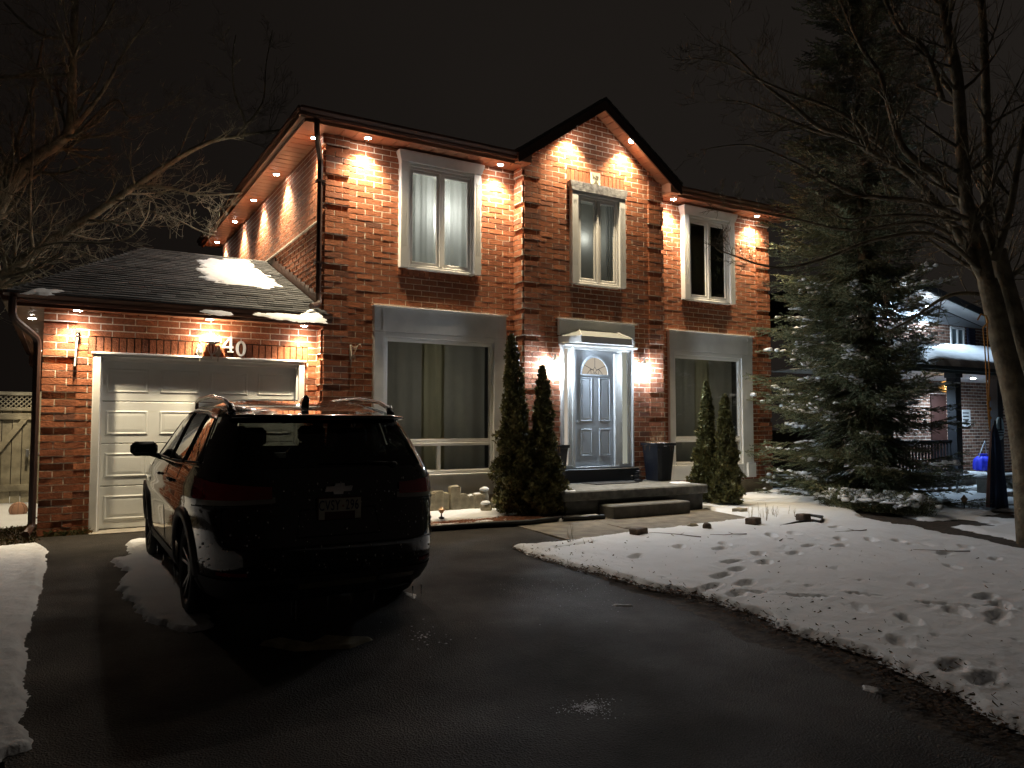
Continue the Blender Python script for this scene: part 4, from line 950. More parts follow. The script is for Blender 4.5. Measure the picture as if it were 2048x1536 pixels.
# ================================================================== GROUND
def asphalt_mat():
    m, nt, b = new_mat('asphalt'); tc = nt.nodes.new('ShaderNodeTexCoord')
    n1 = nt.nodes.new('ShaderNodeTexNoise'); n1.inputs['Scale'].default_value = .9; n1.inputs['Detail'].default_value = 6; n1.inputs['Roughness'].default_value = .6
    n2 = nt.nodes.new('ShaderNodeTexNoise'); n2.inputs['Scale'].default_value = 130; n2.inputs['Detail'].default_value = 3
    v = nt.nodes.new('ShaderNodeTexVoronoi'); v.inputs['Scale'].default_value = 95
    for n in (n1, n2, v): nt.links.new(tc.outputs['Object'], n.inputs['Vector'])
    r = nt.nodes.new('ShaderNodeValToRGB'); r.color_ramp.elements[0].position = .3; r.color_ramp.elements[1].position = .75
    r.color_ramp.elements[0].color = (.0125, .011, .0095, 1); r.color_ramp.elements[1].color = (.037, .032, .027, 1)
    nt.links.new(n1.outputs['Fac'], r.inputs[0])
    mx = nt.nodes.new('ShaderNodeMix'); mx.data_type = 'RGBA'; mx.blend_type = 'MULTIPLY'; mx.inputs['Factor'].default_value = 1
    r2 = nt.nodes.new('ShaderNodeValToRGB'); r2.color_ramp.elements[0].position = .35; r2.color_ramp.elements[1].position = .7; r2.color_ramp.elements[0].color = (.55, .55, .55, 1); r2.color_ramp.elements[1].color = (1.6, 1.55, 1.5, 1)
    nt.links.new(n2.outputs['Fac'], r2.inputs[0]); nt.links.new(r.outputs[0], mx.inputs['A']); nt.links.new(r2.outputs[0], mx.inputs['B']); nt.links.new(mx.outputs['Result'], b.inputs['Base Color'])
    rr = nt.nodes.new('ShaderNodeMapRange'); rr.inputs['From Min'].default_value = .3; rr.inputs['From Max'].default_value = .7; rr.inputs['To Min'].default_value = .88; rr.inputs['To Max'].default_value = .62
    nt.links.new(n1.outputs['Fac'], rr.inputs['Value']); nt.links.new(rr.outputs[0], b.inputs['Roughness']); b.inputs['Specular IOR Level'].default_value = .22
    bp = nt.nodes.new('ShaderNodeBump'); bp.inputs['Strength'].default_value = .9; bp.inputs['Distance'].default_value = .008
    nt.links.new(v.outputs['Distance'], bp.inputs['Height']); nt.links.new(bp.outputs[0], b.inputs['Normal']); return m
M['slush'] = mat('slush', (.33, .33, .33), .5, noise=.3, nscale=40)
def smat(o): tag(o, kind='structure'); return o
m = MB(); xs = [-120, 0, 10, 30, 160]; ys = [-60, 0, 5, 11, 40, 260]
for i in range(len(xs)-1):
    for j in range(len(ys)-1):
        m.quad(*[(x, y, gz0(y)-.02) for x, y in ((xs[i], ys[j]), (xs[i+1], ys[j]), (xs[i+1], ys[j+1]), (xs[i], ys[j+1]))])
smat(m.build('ground', M['soil']))
def flat(name, pts, mt, dz, kind='structure', thick=0):
    m = MB(); P = [(x, y, gz0(y)+dz) for x, y in pts]
    m.add(P, [tuple(range(len(P)))])
    if thick:
        n = len(P); m.add(P+[(x, y, z-thick) for x, y, z in P], [(i, (i+1) % n, (i+1) % n+n, i+n) for i in range(n)])
    o = m.build(name, mt); tag(o, kind=kind); return o
AS = asphalt_mat()
def jag(P, st=.06, am=.035):
    o = []; rj = np.random.RandomState(77)
    for p, q in zip(P, P[1:]):
        n_ = int(math.hypot(q[0]-p[0], q[1]-p[1])/st)
        for k in range(n_): o.append((p[0]+(q[0]-p[0])*k/n_+rj.uniform(-am, am)+.05*math.sin(k*.37), p[1]+(q[1]-p[1])*k/n_))
    return o+[P[-1]]
flat('driveway', [(-.16, -20), (2.6, -20), (2.9, -1)]+jag([(3.45, 1.5), (3.95, 3.0), (4.22, 4.6), (4.4, 6.2), (4.5, 7.5)])+[(5.3, 7.7), (5.45, 9.0), (3.3, 9.4), (3.3, 10.99)]+[(-.17+.022*math.sin(k*.9)+.014*math.sin(k*2.3), 10.95-k*.25) for k in range(60)], AS, .0)
P2 = lambda l: [tuple(gs(*p)[:2]) for p in l]
flat('walkway', [(5.36, 7.66), (8.9, 7.95), (9.1, 9.2), (6.3, 9.2), (5.42, 8.95)], mat('walk_concrete', (.17, .15, .12), .9, noise=.3, nscale=5, bump=.5, bscale=110), .012, thick=.04)
# dried sand patches left on the walk
# ---------------- snow
def inpoly(X, Y, poly):
    c = np.zeros(X.shape, bool); n = len(poly)
    for i in range(n):
        x0, y0 = poly[i]; x1, y1 = poly[(i+1) % n]
        k = ((y0 > Y) != (y1 > Y)) & (X < (x1-x0)*(Y-y0)/(y1-y0+1e-12)+x0); c ^= k
    return c
def sdist(X, Y, poly):
    d = np.full(X.shape, 1e9); n = len(poly)
    for i in range(n):
        x0, y0 = poly[i]; x1, y1 = poly[(i+1) % n]; dx, dy = x1-x0, y1-y0; t_ = np.clip(((X-x0)*dx+(Y-y0)*dy)/(dx*dx+dy*dy+1e-12), 0, 1)
        d = np.minimum(d, np.hypot(X-x0-t_*dx, Y-y0-t_*dy))
    return np.where(inpoly(X, Y, poly), d, -d)
def vnoise(X, Y, sc, seed):
    rs = np.random.RandomState(seed); T = rs.rand(64, 64); x = X/sc+1000; y = Y/sc+1000; i = np.floor(x).astype(int); j = np.floor(y).astype(int); fx = x-i; fy = y-j
    fx = fx*fx*(3-2*fx); fy = fy*fy*(3-2*fy); g = lambda a, b: T[a % 64, b % 64]
    return (g(i, j)*(1-fx)+g(i+1, j)*fx)*(1-fy)+(g(i, j+1)*(1-fx)+g(i+1, j+1)*fx)*fy
def fbm(X, Y, sc, seed, o=4):
    s_ = 0; a = .5
    for k in range(o): s_ = s_+a*(vnoise(X, Y, sc/2**k, seed+k)-.5)*2; a *= .5
    return s_
def snow(name, poly, res, thick, edge, seed, zf, dents=(), rough=.012, patchy=None, grain=.5, parent=None, mt=None, rag=(.35,), nrm=None):
    xs = [p[0] for p in poly]; ys = [p[1] for p in poly]; pad = edge*1.5+.02
    X, Y = np.meshgrid(np.arange(min(xs)-pad, max(xs)+pad, res), np.arange(min(ys)-pad, max(ys)+pad, res), indexing='ij')
    X = X+RND.uniform(-.3, .3, X.shape)*res; Y = Y+RND.uniform(-.3, .3, Y.shape)*res
    d = sdist(X, Y, poly)+edge*(1.5*fbm(X, Y, rag[0], seed, 5))
    if patchy is not None:
        q = fbm(X/1.0, Y*1.0, patchy[0], seed+9, 5)-patchy[1]; d = np.minimum(d, q*patchy[2])
    t_ = np.clip(d/(thick*1.1), 0, 1); H = thick*np.sqrt(1-(1-t_)**2)
    H = H+t_*(rough*fbm(X, Y, .9, seed+20, 5)+rough*grain*fbm(X, Y, .09, seed+30, 3))
    for (cx, cy, a, b_, an, dep) in dents:
        u = (X-cx)*math.cos(an)+(Y-cy)*math.sin(an); v = -(X-cx)*math.sin(an)+(Y-cy)*math.cos(an); q = np.sqrt((u/a)**2+(v/b_)**2)+.25*fbm(X, Y, .12, seed+40, 2)
        H = H-dep*np.clip((1.15-q)/.35, 0, 1)+dep*.22*np.exp(-((q-1.35)/.2)**2)
    H = np.maximum(H, -.004*(d < .01)+.002*(d >= .01))
    Z = zf(X, Y)+H; nx, ny = X.shape
    keep_ = d > -res*.2; idx = np.arange(nx*ny).reshape(nx, ny)
    kq = keep_[:-1, :-1] | keep_[1:, :-1] | keep_[1:, 1:] | keep_[:-1, 1:]
    low = ~keep_; Z = np.where(low, zf(X, Y)-.004, Z)
    f = np.stack([idx[:-1, :-1], idx[1:, :-1], idx[1:, 1:], idx[:-1, 1:]], -1)[kq]
    used = np.unique(f); remap = np.full(nx*ny, -1); remap[used] = np.arange(len(used)); f = remap[f]
    V = np.stack([X.ravel(), Y.ravel(), Z.ravel()], -1)[used]
    if parent is not None: V = V-np.array(ROOT(parent))
    me = bpy.data.meshes.new(name); me.from_pydata(V.tolist(), [], f.tolist()); me.materials.append(mt or M['snow']); me.polygons.foreach_set('use_smooth', [True]*len(me.polygons)); me.update()
    o = bpy.data.objects.new(name, me); COL.objects.link(o)
    if parent is not None: o.parent = parent
    return o
GZ = np.vectorize(gz0)
C8 = lambda x, y: (1000+x/1.954, 980+y/1.954)
dents = []
rs = np.random.RandomState(3)
for x, y, a in ((865, 355, .3), (925, 330, .3), (960, 385, .5), (905, 298, .1), (1035, 300, .4), (860, 245, .2), (1010, 265, .9), (1150, 262, .6), (1210, 232, .6), (1330, 208, .7), (1330, 232, .6), (820, 400, .3), (925, 428, .4), (1565, 620, .9), (1600, 530, .8), (1790, 500, .9), (1900, 440, .5), (1960, 475, .6), (530, 278, .8), (700, 238, .8), (1310, 158, .5), (1450, 208, .7), (1770, 720, .3), (1900, 770, .4), (1060, 192, .8), (880, 226, .8), (1740, 262, .4), (1945, 512, .4), (1150, 185, .9), (1560, 212, .4)):
    g = gs(*C8(x, y)); dents.append((g[0], g[1], .145, .06, a+rs.uniform(-.3, .3), .040))
for (x0, y0, x1, y1) in ((960, 418, 1055, 424), (1115, 432, 1285, 438), (1360, 422, 1500, 438), (1620, 458, 1870, 482), (190, 245, 380, 212), (1900, 480, 2048, 492)):
    a, b_ = gs(*C8(x0, y0)), gs(*C8(x1, y1)); L = math.hypot(*(b_-a)[:2]); dents.append(((a[0]+b_[0])/2, (a[1]+b_[1])/2, L/2, .035, math.atan2(b_[1]-a[1], b_[0]-a[0]), .038))
for k in range(14):
    x, y = rs.uniform(5, 10.5), rs.uniform(2.5, 7.6); dents.append((x, y, rs.uniform(.10, .15), rs.uniform(.04, .06), rs.uniform(.1, 1.2), rs.uniform(.012, .026)))
for k in range(160): dents.append((rs.uniform(4.4, 11), rs.uniform(2, 8), rs.uniform(.01, .04), rs.uniform(.008, .02), rs.uniform(0, 3), .03))
edge_px = [(1032, 1096), (1100, 1122), (1180, 1143), (1290, 1172), (1400, 1192), (1500, 1228), (1600, 1266), (1750, 1318), (1850, 1372), (1950, 1412), (2048, 1462)]
EP = [tuple(gs(*p)[:2]) for p in edge_px]
polyR = EP+[(3.05, .9), (2.9, -3), (13.5, -3), (13.5, 4.2)]+P2([(2048, 1103), (1850, 1062), (1720, 1040)])+[(12.4, 8.9), (12.2, 10.6), (9.3, 10.6), (9.22, 9.15), (9.0, 8.0), (5.35, 7.56)]
smat(snow('lawn_snow', polyR, .030, .045, .085, 11, lambda X, Y: GZ(Y)-.0, dents, rough=.013, grain=.7))
polyN = [(9.5, 3.5), (13.6, 3.4), (30, 3.4), (30, 11.2), (12.6, 11.2), (12.0, 8.3), (10.8, 6.0)]
smat(snow('side_lawn_snow', polyN, .06, .035, .08, 31, lambda X, Y: GZ(Y)-.006, patchy=(.8, -.12, .5), rough=.012))
polyL = [(-.15, 10.3)]+[(x+.03, y) for x, y in P2([(84, 1101), (80, 1135), (70, 1180), (57, 1228), (42, 1269), (36, 1310), (36, 1358), (31, 1409), (20, 1453), (33, 1475), (31, 1503), (0, 1512)])]+[(-.6, 3.6), (-6, 2.6), (-6, 9.9), (-.9, 10.1)]
smat(snow('verge_snow', polyL, .022, .04, .03, 51, lambda X, Y: GZ(Y)+.002, rough=.018, grain=.8, rag=(.25,)))
smat(snow('yard_snow', [(-.28, 12.3), (-.22, 17), (-9, 17), (-9, 12.4), (-1.5, 12.0)], .05, .04, .06, 61, lambda X, Y: GZ(Y), rough=.02))
pat = P2([(272, 1082), (248, 1096), (262, 1112), (225, 1124), (262, 1146), (236, 1178), (268, 1205), (292, 1236), (345, 1262), (382, 1266)])
pat += [(1.0, pat[-1][1]+.05), (.98, 6.3), (1.0, 7.5), (1.02, 8.6), (1.0, 9.6), (.95, 10.0)]
smat(snow('driveway_snow_patch', pat, .018, .035, .055, 71, lambda X, Y: GZ(Y)+.002, rough=.012, rag=(.18,)))
smat(snow('dirty_snow_remnant', P2([(520, 1290), (560, 1278), (620, 1290), (650, 1276), (740, 1280), (700, 1296), (590, 1302)]), .012, .02, .015, 75, lambda X, Y: GZ(Y)+.002, mt=mat('dirty_snow', (.30, .26, .16), .8, noise=.3, nscale=12)))
for k, (pts) in enumerate(([(1222, 1210), (1262, 1211), (1258, 1213), (1230, 1212)], [(806, 1182), (832, 1190), (828, 1197), (812, 1190)], [(1725, 1370), (1760, 1378), (1750, 1386), (1730, 1380)])):
    smat(snow('snow_scrap', P2(pts), .008, .007, .015, 80+k, lambda X, Y: GZ(Y)+.002, rag=(.06,), mt=M['slush']))
# icy speckled wet spot and scattered ice crumbs
def flakes(name, c, rx, ry, n, label, seed, r0=.003, r1=.009):
    m = MB(); rs = np.random.RandomState(seed)
    for k in range(n):
        a = rs.uniform(0, 2*PI); q = abs(rs.normal(0, .55))*(1+.3*math.sin(3*a)); x, y = c[0]+rx*q*math.cos(a), c[1]+ry*q*math.sin(a); r = rs.uniform(r0, r1); an = rs.uniform(0, 6); z = gz0(y)+.003
        P = [(x+r*math.cos(an+j*1.6)*rs.uniform(.6, 1), y+r*math.sin(an+j*1.6)*rs.uniform(.6, 1), z+rs.uniform(0, .004)) for j in range(4)]
        m.add(P, [(0, 1, 2, 3)])
    tag(m.build(name, M['grit']), label, 'ice grit', kind='stuff')
M['grit'] = mat('frost_grit', (.36, .36, .39), .3, spec=.8)
flakes('frost_grit', gs(1180, 1416), .15, .12, 620, 'oval spot of frozen glittering grit on the driveway', 1, .002, .006)
flakes('ice_crumbs', gs(850, 1275), .20, .45, 60, 'ice crumbs scattered on the asphalt right of the SUV', 2, .004, .013)
flakes('salt_grains', gs(1150, 1180), 1.1, 1.1, 150, 'pale grains of salt scattered over the driveway', 3, .002, .005)
# granular salt and ice bits by the car
# ---------------- planting bed left of the porch
bed = [(3.35, 9.32), (4.2, 9.18), (5.0, 9.12), (5.6, 9.02), (6.25, 9.15), (6.4, 9.25), (6.5, 10.9), (3.35, 10.9)]
flat('garden_bed', bed, M['soil'], .05, thick=.08)
m = MB(); rs = np.random.RandomState(9)
for k in range(5200):
    x, y = rs.uniform(3.6, 6.4), rs.uniform(9.12, 9.75)
    if y > 9.55 and rs.rand() > .35: continue
    a = rs.uniform(0, PI); l, w_ = rs.uniform(.012, .035), rs.uniform(.006, .012); c_, s_ = math.cos(a), math.sin(a); z = gz0(y)+.054+rs.uniform(0, .014); t_ = rs.uniform(-.006, .006)
    m.add([(x-c_*l-s_*w_, y-s_*l+c_*w_, z), (x+c_*l-s_*w_, y+s_*l+c_*w_, z+t_), (x+c_*l+s_*w_, y+s_*l-c_*w_, z+t_), (x-c_*l+s_*w_, y-s_*l-c_*w_, z)], [(0, 1, 2, 3)])
tag(m.build('bark_mulch', M['mulch']), 'reddish bark mulch scattered along the front of the planting bed', 'mulch', kind='stuff')
smat(snow('bed_snow', [(3.5, 9.62), (4.6, 9.60), (5.1, 9.52), (5.7, 9.66), (6.1, 9.75), (6.2, 10.3), (5.3, 10.5), (3.5, 10.4)], .02, .04, .06, 91, lambda X, Y: GZ(Y)+.05))
smat(snow('bed_snow_strip', [(3.5, 9.28), (4.5, 9.22), (5.3, 9.22), (5.5, 9.32), (4.6, 9.38), (3.5, 9.45)], .015, .02, .06, 92, lambda X, Y: GZ(Y)+.05, patchy=(.3, -.15, .3)))
smat(snow('bed_snow_mound', [(6.15, 9.05), (6.9, 8.98), (6.95, 9.2), (6.5, 9.35), (6.2, 9.3)], .015, .05, .03, 93, lambda X, Y: GZ(Y)+.01))
t = thing('bed_edging', 'black curved plastic edging along the front of the planting bed', 'edging', (4.9, 9.1, 0))
m = MB(); P = [(x, y-.03, gz0(y)+.05) for x, y in bed[:6]]; m.tube([(3.35, 9.28, 0.03)]+P[1:5]+[(6.2, 9.03, 0.03), (6.9, 8.98, 0.02)], .035, 8); m.build('edging_strip', M['edging'], t, smooth=True)
t = thing('loose_edging', 'loose end of dark plastic edging curling out of the lawn snow', 'edging', tuple(gs(1620, 1050)))
m = MB()
P = [gs(*p)+(0, 0, h) for p, h in (((1560, 1056), .03), ((1595, 1052), .06), ((1625, 1050), .075), ((1642, 1053), .075), ((1646, 1044), .085), ((1620, 1039), .075), ((1590, 1040), .05))]
PP = []
for p, q in zip(P, P[1:]):
    for k in range(5): PP.append(p+(q-p)*k/5)
PP.append(P[-1]); n = len(PP); m.add([tuple(p) for p in PP]+[tuple(p+(0, .012, -.075)) for p in PP], [(i, i+1, n+i+1, n+i) for i in range(n-1)]); m.tube(PP, .010, 6)
m.build('edging_strip', M['edging'], t, smooth=True)
# ---------------- porch
po = thing('porch', 'dark concrete porch slab with a single lower step before the front door', 'porch', (7.8, 9.4, 0))
m = MB(); m.box(6.36, 9.24, 9.22, YG-.02, .24, .385, 0, .02); m.build('slab', mat('porch_slab', (.15, .15, .14), .85, noise=.3, nscale=9, bump=.4, bscale=70), po)
m = MB(); m.box(6.42, 9.18, 9.29, YG-.02, -.1, .24, 0, .008); m.build('base', M['porch_dark'], po)
m = MB(); m.box(7.02, 8.53, 8.90, 9.285, -.08, .175, 0, .018); m.build('step', M['step'], po)
smat(snow('porch_snow', [(6.40, 9.26), (6.62, 9.28), (6.55, 9.5), (6.40, 9.6)], .012, .012, .02, 95, lambda X, Y: X*0+.385))
smat(snow('porch_snow', [(8.85, 9.55), (9.15, 9.55), (9.18, 9.75), (8.9, 9.8)], .012, .018, .02, 96, lambda X, Y: X*0+.385))
t = thing('doormat', 'thin dark doormat lying on the porch in front of the door', 'doormat', (8.05, 10.3, .386)); m = MB(); m.box(7.55, 8.45, 10.02, 10.46, .386, .40, 0, .004); m.build('mat_pad', mat('mat_rubber', (.03, .03, .032), .8, bump=.8, bscale=90), t)
# planters
def planter(x, y, label, seed, h=.66, twigs=26):
    t = thing('planter', label, 'planter', (x, y, .386), 'tall tapered planters beside the front door')
    m = MB(); b0, b1 = .155, .222
    v = []
    for z, r in ((0, b0), (.03, b0+.004), (h-.05, b1-.015), (h-.045, b1+.004), (h, b1+.008), (h, b1-.03), (h-.06, b1-.035)):
        for a, b_ in ((-1, -1), (-.5, -1.06), (.5, -1.06), (1, -1), (1.06, -.5), (1.06, .5), (1, 1), (.5, 1.06), (-.5, 1.06), (-1, 1), (-1.06, .5), (-1.06, -.5)): v.append((a*r*.96, b_*r*.96, z))
    m.add(v, [(i*12+j, i*12+(j+1) % 12, (i+1)*12+(j+1) % 12, (i+1)*12+j) for i in range(6) for j in range(12)]+[tuple(range(12))[::-1]])
    m.build('pot', M['planter'], t, local=True)
    m = MB(); m.add([(a*.2, b_*.2, h-.05) for a, b_ in ((-1, -1), (1, -1), (1, 1), (-1, 1))], [(0, 1, 2, 3)]); rs = np.random.RandomState(seed)
    for k in range(9): m.blob((rs.uniform(-.18, .18), rs.uniform(-.18, .18), h-.03), (.07, .06, .03), 1, .2, seed=k)
    m.build('snow_cap', M['snow'], t, local=True, smooth=True)
    m = MB()
    for k in range(twigs):
        a = rs.uniform(0, 2*PI); r = rs.uniform(0, .1); p = np.array((r*math.cos(a), r*math.sin(a), h-.05)); d_ = np.array((math.cos(a)*rs.uniform(.1, .7), math.sin(a)*rs.uniform(.1, .6), 1.0)); L_ = rs.uniform(.15, .36); P = [p]
        for q in range(5): d_ = d_+rs.uniform(-.35, .35, 3)*(1, 1, .3); P.append(P[-1]+d_/np.linalg.norm(d_)*L_/5)
        m.tube(P, [.004, .0035, .003, .0025, .002, .0012], 4)
        if rs.rand() < .7: m.tube([P[3], P[3]+rs.uniform(-.06, .06, 3)+(0, 0, .07)], [.0022, .001], 3)
    for k in range(14):
        a = rs.uniform(0, 2*PI); p = np.array((.2*math.cos(a), .2*math.sin(a), h)); m.tube([p*(.8, .8, 1), p+(0, 0, .02), p*(1.25, 1.25, 1)-(0, 0, .05), p*(1.3, 1.3, 1)-(0, 0, .13)], [.004, .004, .003, .002], 4)
    m.build('dried_plant', M['twig'], t, local=True); return t
planter(6.72, 10.12, 'black tapered planter with dry stems half hidden behind the dark cedar', 1, .66)
planter(9.12, 10.30, 'black tapered planter with snow and dry stems right of the front door', 2, .66)
# small dark ornament beside the planter
t = thing('porch_ornament', 'small dark curled metal ornament standing left of the right planter', 'ornament', (8.62, 10.25, .386)); m = MB()
m.lathe((0, 0, 0), [(.06, 0), (.085, .02), (.06, .045), (.03, .06)], 14)
for z, r in ((.08, .06), (.115, .055), (.15, .05), (.185, .04)): m.lathe((.0, 0, z), [(.012, -.012), (r, -.006), (r+.01, .004), (.012, .012)], 14)
m.tube([(-.03, 0, .06), (-.09, -.01, .10), (-.15, -.01, .11), (-.17, -.01, .075), (-.14, -.01, .06)], .010, 6); m.tube([(.0, 0, .19), (.05, 0, .23), (.11, 0, .235)], .007, 5)
m.build('ornament_body', mat('dark_iron', (.05, .05, .06), .35, metal=.5), t, local=True, smooth=True)
# ---------------- stones
def stone(x, y, s, label, group, seed, z=None, blocky=False, mt=None, tall=1.0, snowcap=False):
    zz = gz0(y)+.02 if z is None else z
    t = thing('stone', label, 'stone', (x, y, zz), group)
    m = MB(); rs = np.random.RandomState(seed)
    sx, sy, sz = s
    if blocky:
        m.box(-sx, sx, -sy, sy, 0, 2*sz, 0, min(s)*.28); m.v = [(a+rs.uniform(-.10, .10)*sx, b_+rs.uniform(-.10, .10)*sy, c_+rs.uniform(-.09, .09)*sz) for a, b_, c_ in m.v]
    else: m.blob((0, 0, sz*.8), (sx, sy, sz), 2, .13, seed=seed)
    a = rs.uniform(-.4, .4); m.v = [(x_*math.cos(a)-y_*math.sin(a), x_*math.sin(a)+y_*math.cos(a), z_) for x_, y_, z_ in m.v]
    m.build('rock', mt or M['stone'], t, local=True, smooth=not blocky)
    if snowcap: m = MB(); m.blob((0, 0, 2*sz*.93), (sx*.9, sy*.9, .035), 2, .12, seed=seed+1); m.build('snow_cap', M['snow'], t, local=True, smooth=True)
    return t
G1 = 'stones set in a row under the left picture window'
def sr(px, py, w_px, h_px, lb, seed, cap=False, blocky=True, Y=10.45):
    p = gy(px, py, Y); D = p[0]*FW[0]+p[1]*FW[1]; k = D/FL
    stone(p[0], Y, (w_px*k*.56, w_px*k*.4, h_px*k*.56), lb, G1, seed, .06, blocky, None, 1, cap)
sr(864, 1030, 12, 36, 'narrow upright stone at the left end of the row, beside the SUV', 1)
sr(876, 1028, 18, 38, 'brownish upright stone second from the left in the row', 2); sr(890, 1027, 14, 34, 'short square stone third from the left in the row', 3)
sr(909, 1025, 20, 44, 'tallest squared stone in the row', 4); sr(926, 1022, 15, 30, 'small grey stone right of the tallest stone', 5)
sr(940, 1018, 15, 26, 'small snow-topped stone near the middle of the row', 6, True); sr(955, 1012, 18, 28, 'snow-topped stone left of the highest snow-capped stone', 7, True)
sr(968, 1004, 20, 38, 'highest snow-capped rounded stone at the back of the row', 8, True, False); sr(972, 1024, 20, 16, 'low rounded snow-covered stone lying in front of the row', 9, True, False, 10.15)
sr(994, 1016, 24, 24, 'rounded speckled stone beside the dark cedar', 10, False, False)
G2 = 'loose stones on the lawn snow'
for (px, py, sx, sy, sz, lb, bl, mt, sd) in ((1277, 1074, .115, .07, .04, 'dark brick-shaped stone nearest the driveway on the lawn snow', True, 'stone_d', 21), (1384, 1059, .085, .06, .032, 'small jagged brown stone on the lawn snow left of the rounded one', False, 'stone', 22), (1415, 1064, .075, .05, .05, 'dark smooth rounded stone poking out of the lawn snow', False, 'stone_d', 23), (1507, 1054, .105, .075, .048, 'dark square block on the lawn snow in front of the walk end', True, 'stone_d', 24), (1607, 1047, .09, .07, .055, 'small brown cube block inside the loose edging', True, 'stone_d', 25), (1480, 1028, .10, .08, .03, 'flat grey stone on the snow near the right cedars', True, 'stone', 26)):
    g = gs(px, py); stone(g[0], g[1], (sx, sy, sz), lb, G2, sd, g[2]+.03, bl, M[mt])
stone(10.55, 9.85, (.16, .13, .15), 'large pale boulder right of the right-hand cedars', 'boulders by the right cedars', 31, .02, False); stone(10.22, 9.75, (.11, .10, .10), 'smaller pale boulder tight behind the right-hand cedars', 'boulders by the right cedars', 32, .02, True)
# ---------------- garden stake lamp, stakes, twigs
def garden_light(x, y, z, label, h=.17):
    t = thing('garden_light', label, 'garden light', (x, y, z)); m = MB(); m.lathe((0, 0, h*.45), [(.02, 0), (.05, h*.25), (.055, h*.3), (.03, h*.4), (.008, h*.55)], 12); m.build('lamp_head', mat('copper_cap', (.30, .20, .12), .35, metal=.6) if 'copper_cap' not in bpy.data.materials else bpy.data.materials['copper_cap'], t, local=True)
    m = MB(); m.tube([(0, 0, -.05), (0, 0, h*.5)], .01, 6); m.lathe((0, 0, 0), [(.03, 0), (.045, .015), (.015, .03)], 10); m.build('stake', M['black'], t, local=True)
garden_light(4.58, 9.62, .07, 'small copper-topped garden light in the bed beside the SUV', .17)
g = gs(1929, 1020); garden_light(g[0], g[1], g[2], 'small solar path light at the edge of the neighbour lawn', .25)
def stems(px, py, n, h, label, seed, sp=.12):
    g = gs(px, py); t = thing('dry_stems', label, 'dry plant', tuple(g)); m = MB(); rs = np.random.RandomState(seed)
    for k in range(n):
        p = np.array((rs.uniform(-sp, sp), rs.uniform(-sp, sp), 0)); q = p+(rs.uniform(-.05, .05), rs.uniform(-.05, .05), h*rs.uniform(.5, 1)); m.tube([p, (p+q)/2+rs.uniform(-.01, .01, 3), q], [.004, .003, .0015], 4)
        if rs.rand() < .5: m.tube([(p+q)/2, (p+q)/2+(rs.uniform(-.06, .06), 0, .06)], [.002, .001], 3)
    m.build('stem', mat('pale_stem', (.24, .19, .12), .8) if 'pale_stem' not in bpy.data.materials else bpy.data.materials['pale_stem'], t, local=True)
stems(1145, 1090, 6, .27, 'few thin dry stems standing in the snow by the walk', 1, .05); stems(1180, 1092, 3, .12, 'tiny dry stems right of the taller ones by the walk', 2, .06)
stems(1530, 1040, 14, .26, 'sparse dry stems standing in the lawn snow by the spruce', 3, .35); stems(1560, 1036, 8, .2, 'low dry stems nearest the spruce on the lawn', 4, .25)
rs = np.random.RandomState(12)
spots = [(1570, 1084, 'forked twig lying on the lawn snow beyond the footprints'), (1245, 1062, 'short twig beside the dark brick-shaped stone'), (1350, 1078, 'long thin twig lying on the snow near the walk'), (1886, 1110, 'short curved twig on the right side of the lawn snow'), (1455, 1078, 'thin twig lying across the snow left of the square block'), (1700, 1070, 'thin twig on the far lawn snow by the low shrub')]
for k, (px, py, lb) in enumerate(spots):
    g = gs(px, py); t = thing('fallen_twig', lb, 'twig', (g[0], g[1], g[2]+.055), 'twigs fallen on the snow'); m = MB(); a = rs.uniform(0, PI); L_ = rs.uniform(.12, .35); d_ = np.array((math.cos(a), math.sin(a), 0)); P = [-d_*L_]
    for q in range(5): P.append(P[-1]+d_*L_*.4+rs.uniform(-.02, .02, 3)*(1, 1, .3))
    m.tube(P, [.007, .006, .005, .004, .003, .002], 5); m.tube([P[2], P[2]+np.array((d_[1], -d_[0], .06))*.12], [.004, .002], 4); m.build('twig_stick', M['stone_d'], t, local=True)
# basketball and grass by the gate
g = gs(40, 1032); t = thing('basketball', 'faded orange basketball on the snow by the wooden gate', 'ball', (g[0]-.02, g[1]-.1, .10)); m = MB(); m.blob((0, 0, 0), (.12, .12, .12), 4, 0, seed=1); bb = m.build('ball', mat('ball_skin', (.50, .27, .17), .7, bump=.3, bscale=150), t, local=True, smooth=True)
m = MB()
for ax in range(3):
    P = []
    for k in range(33):
        a = 2*PI*k/32; p = [(.121*math.cos(a), .121*math.sin(a), 0), (.121*math.cos(a), 0, .121*math.sin(a)), (0, .121*math.cos(a), .121*math.sin(a))][ax]; P.append((p[0], p[1]*.8-p[2]*.6, p[1]*.6+p[2]*.8))
    m.tube(P, .002, 4, cap=False)
for s in (-1, 1):
    P = [( s*(.055+.03*math.cos(a*2)), .121*math.cos(a)*.82, .121*math.sin(a)*.82) for a in np.linspace(0, 2*PI, 33)]; P = [tuple(np.array(p)/np.linalg.norm(p)*.1215) for p in P]; m.tube(P, .002, 4, cap=False)
m.build('ball_seam', M['black'], bb, local=True)
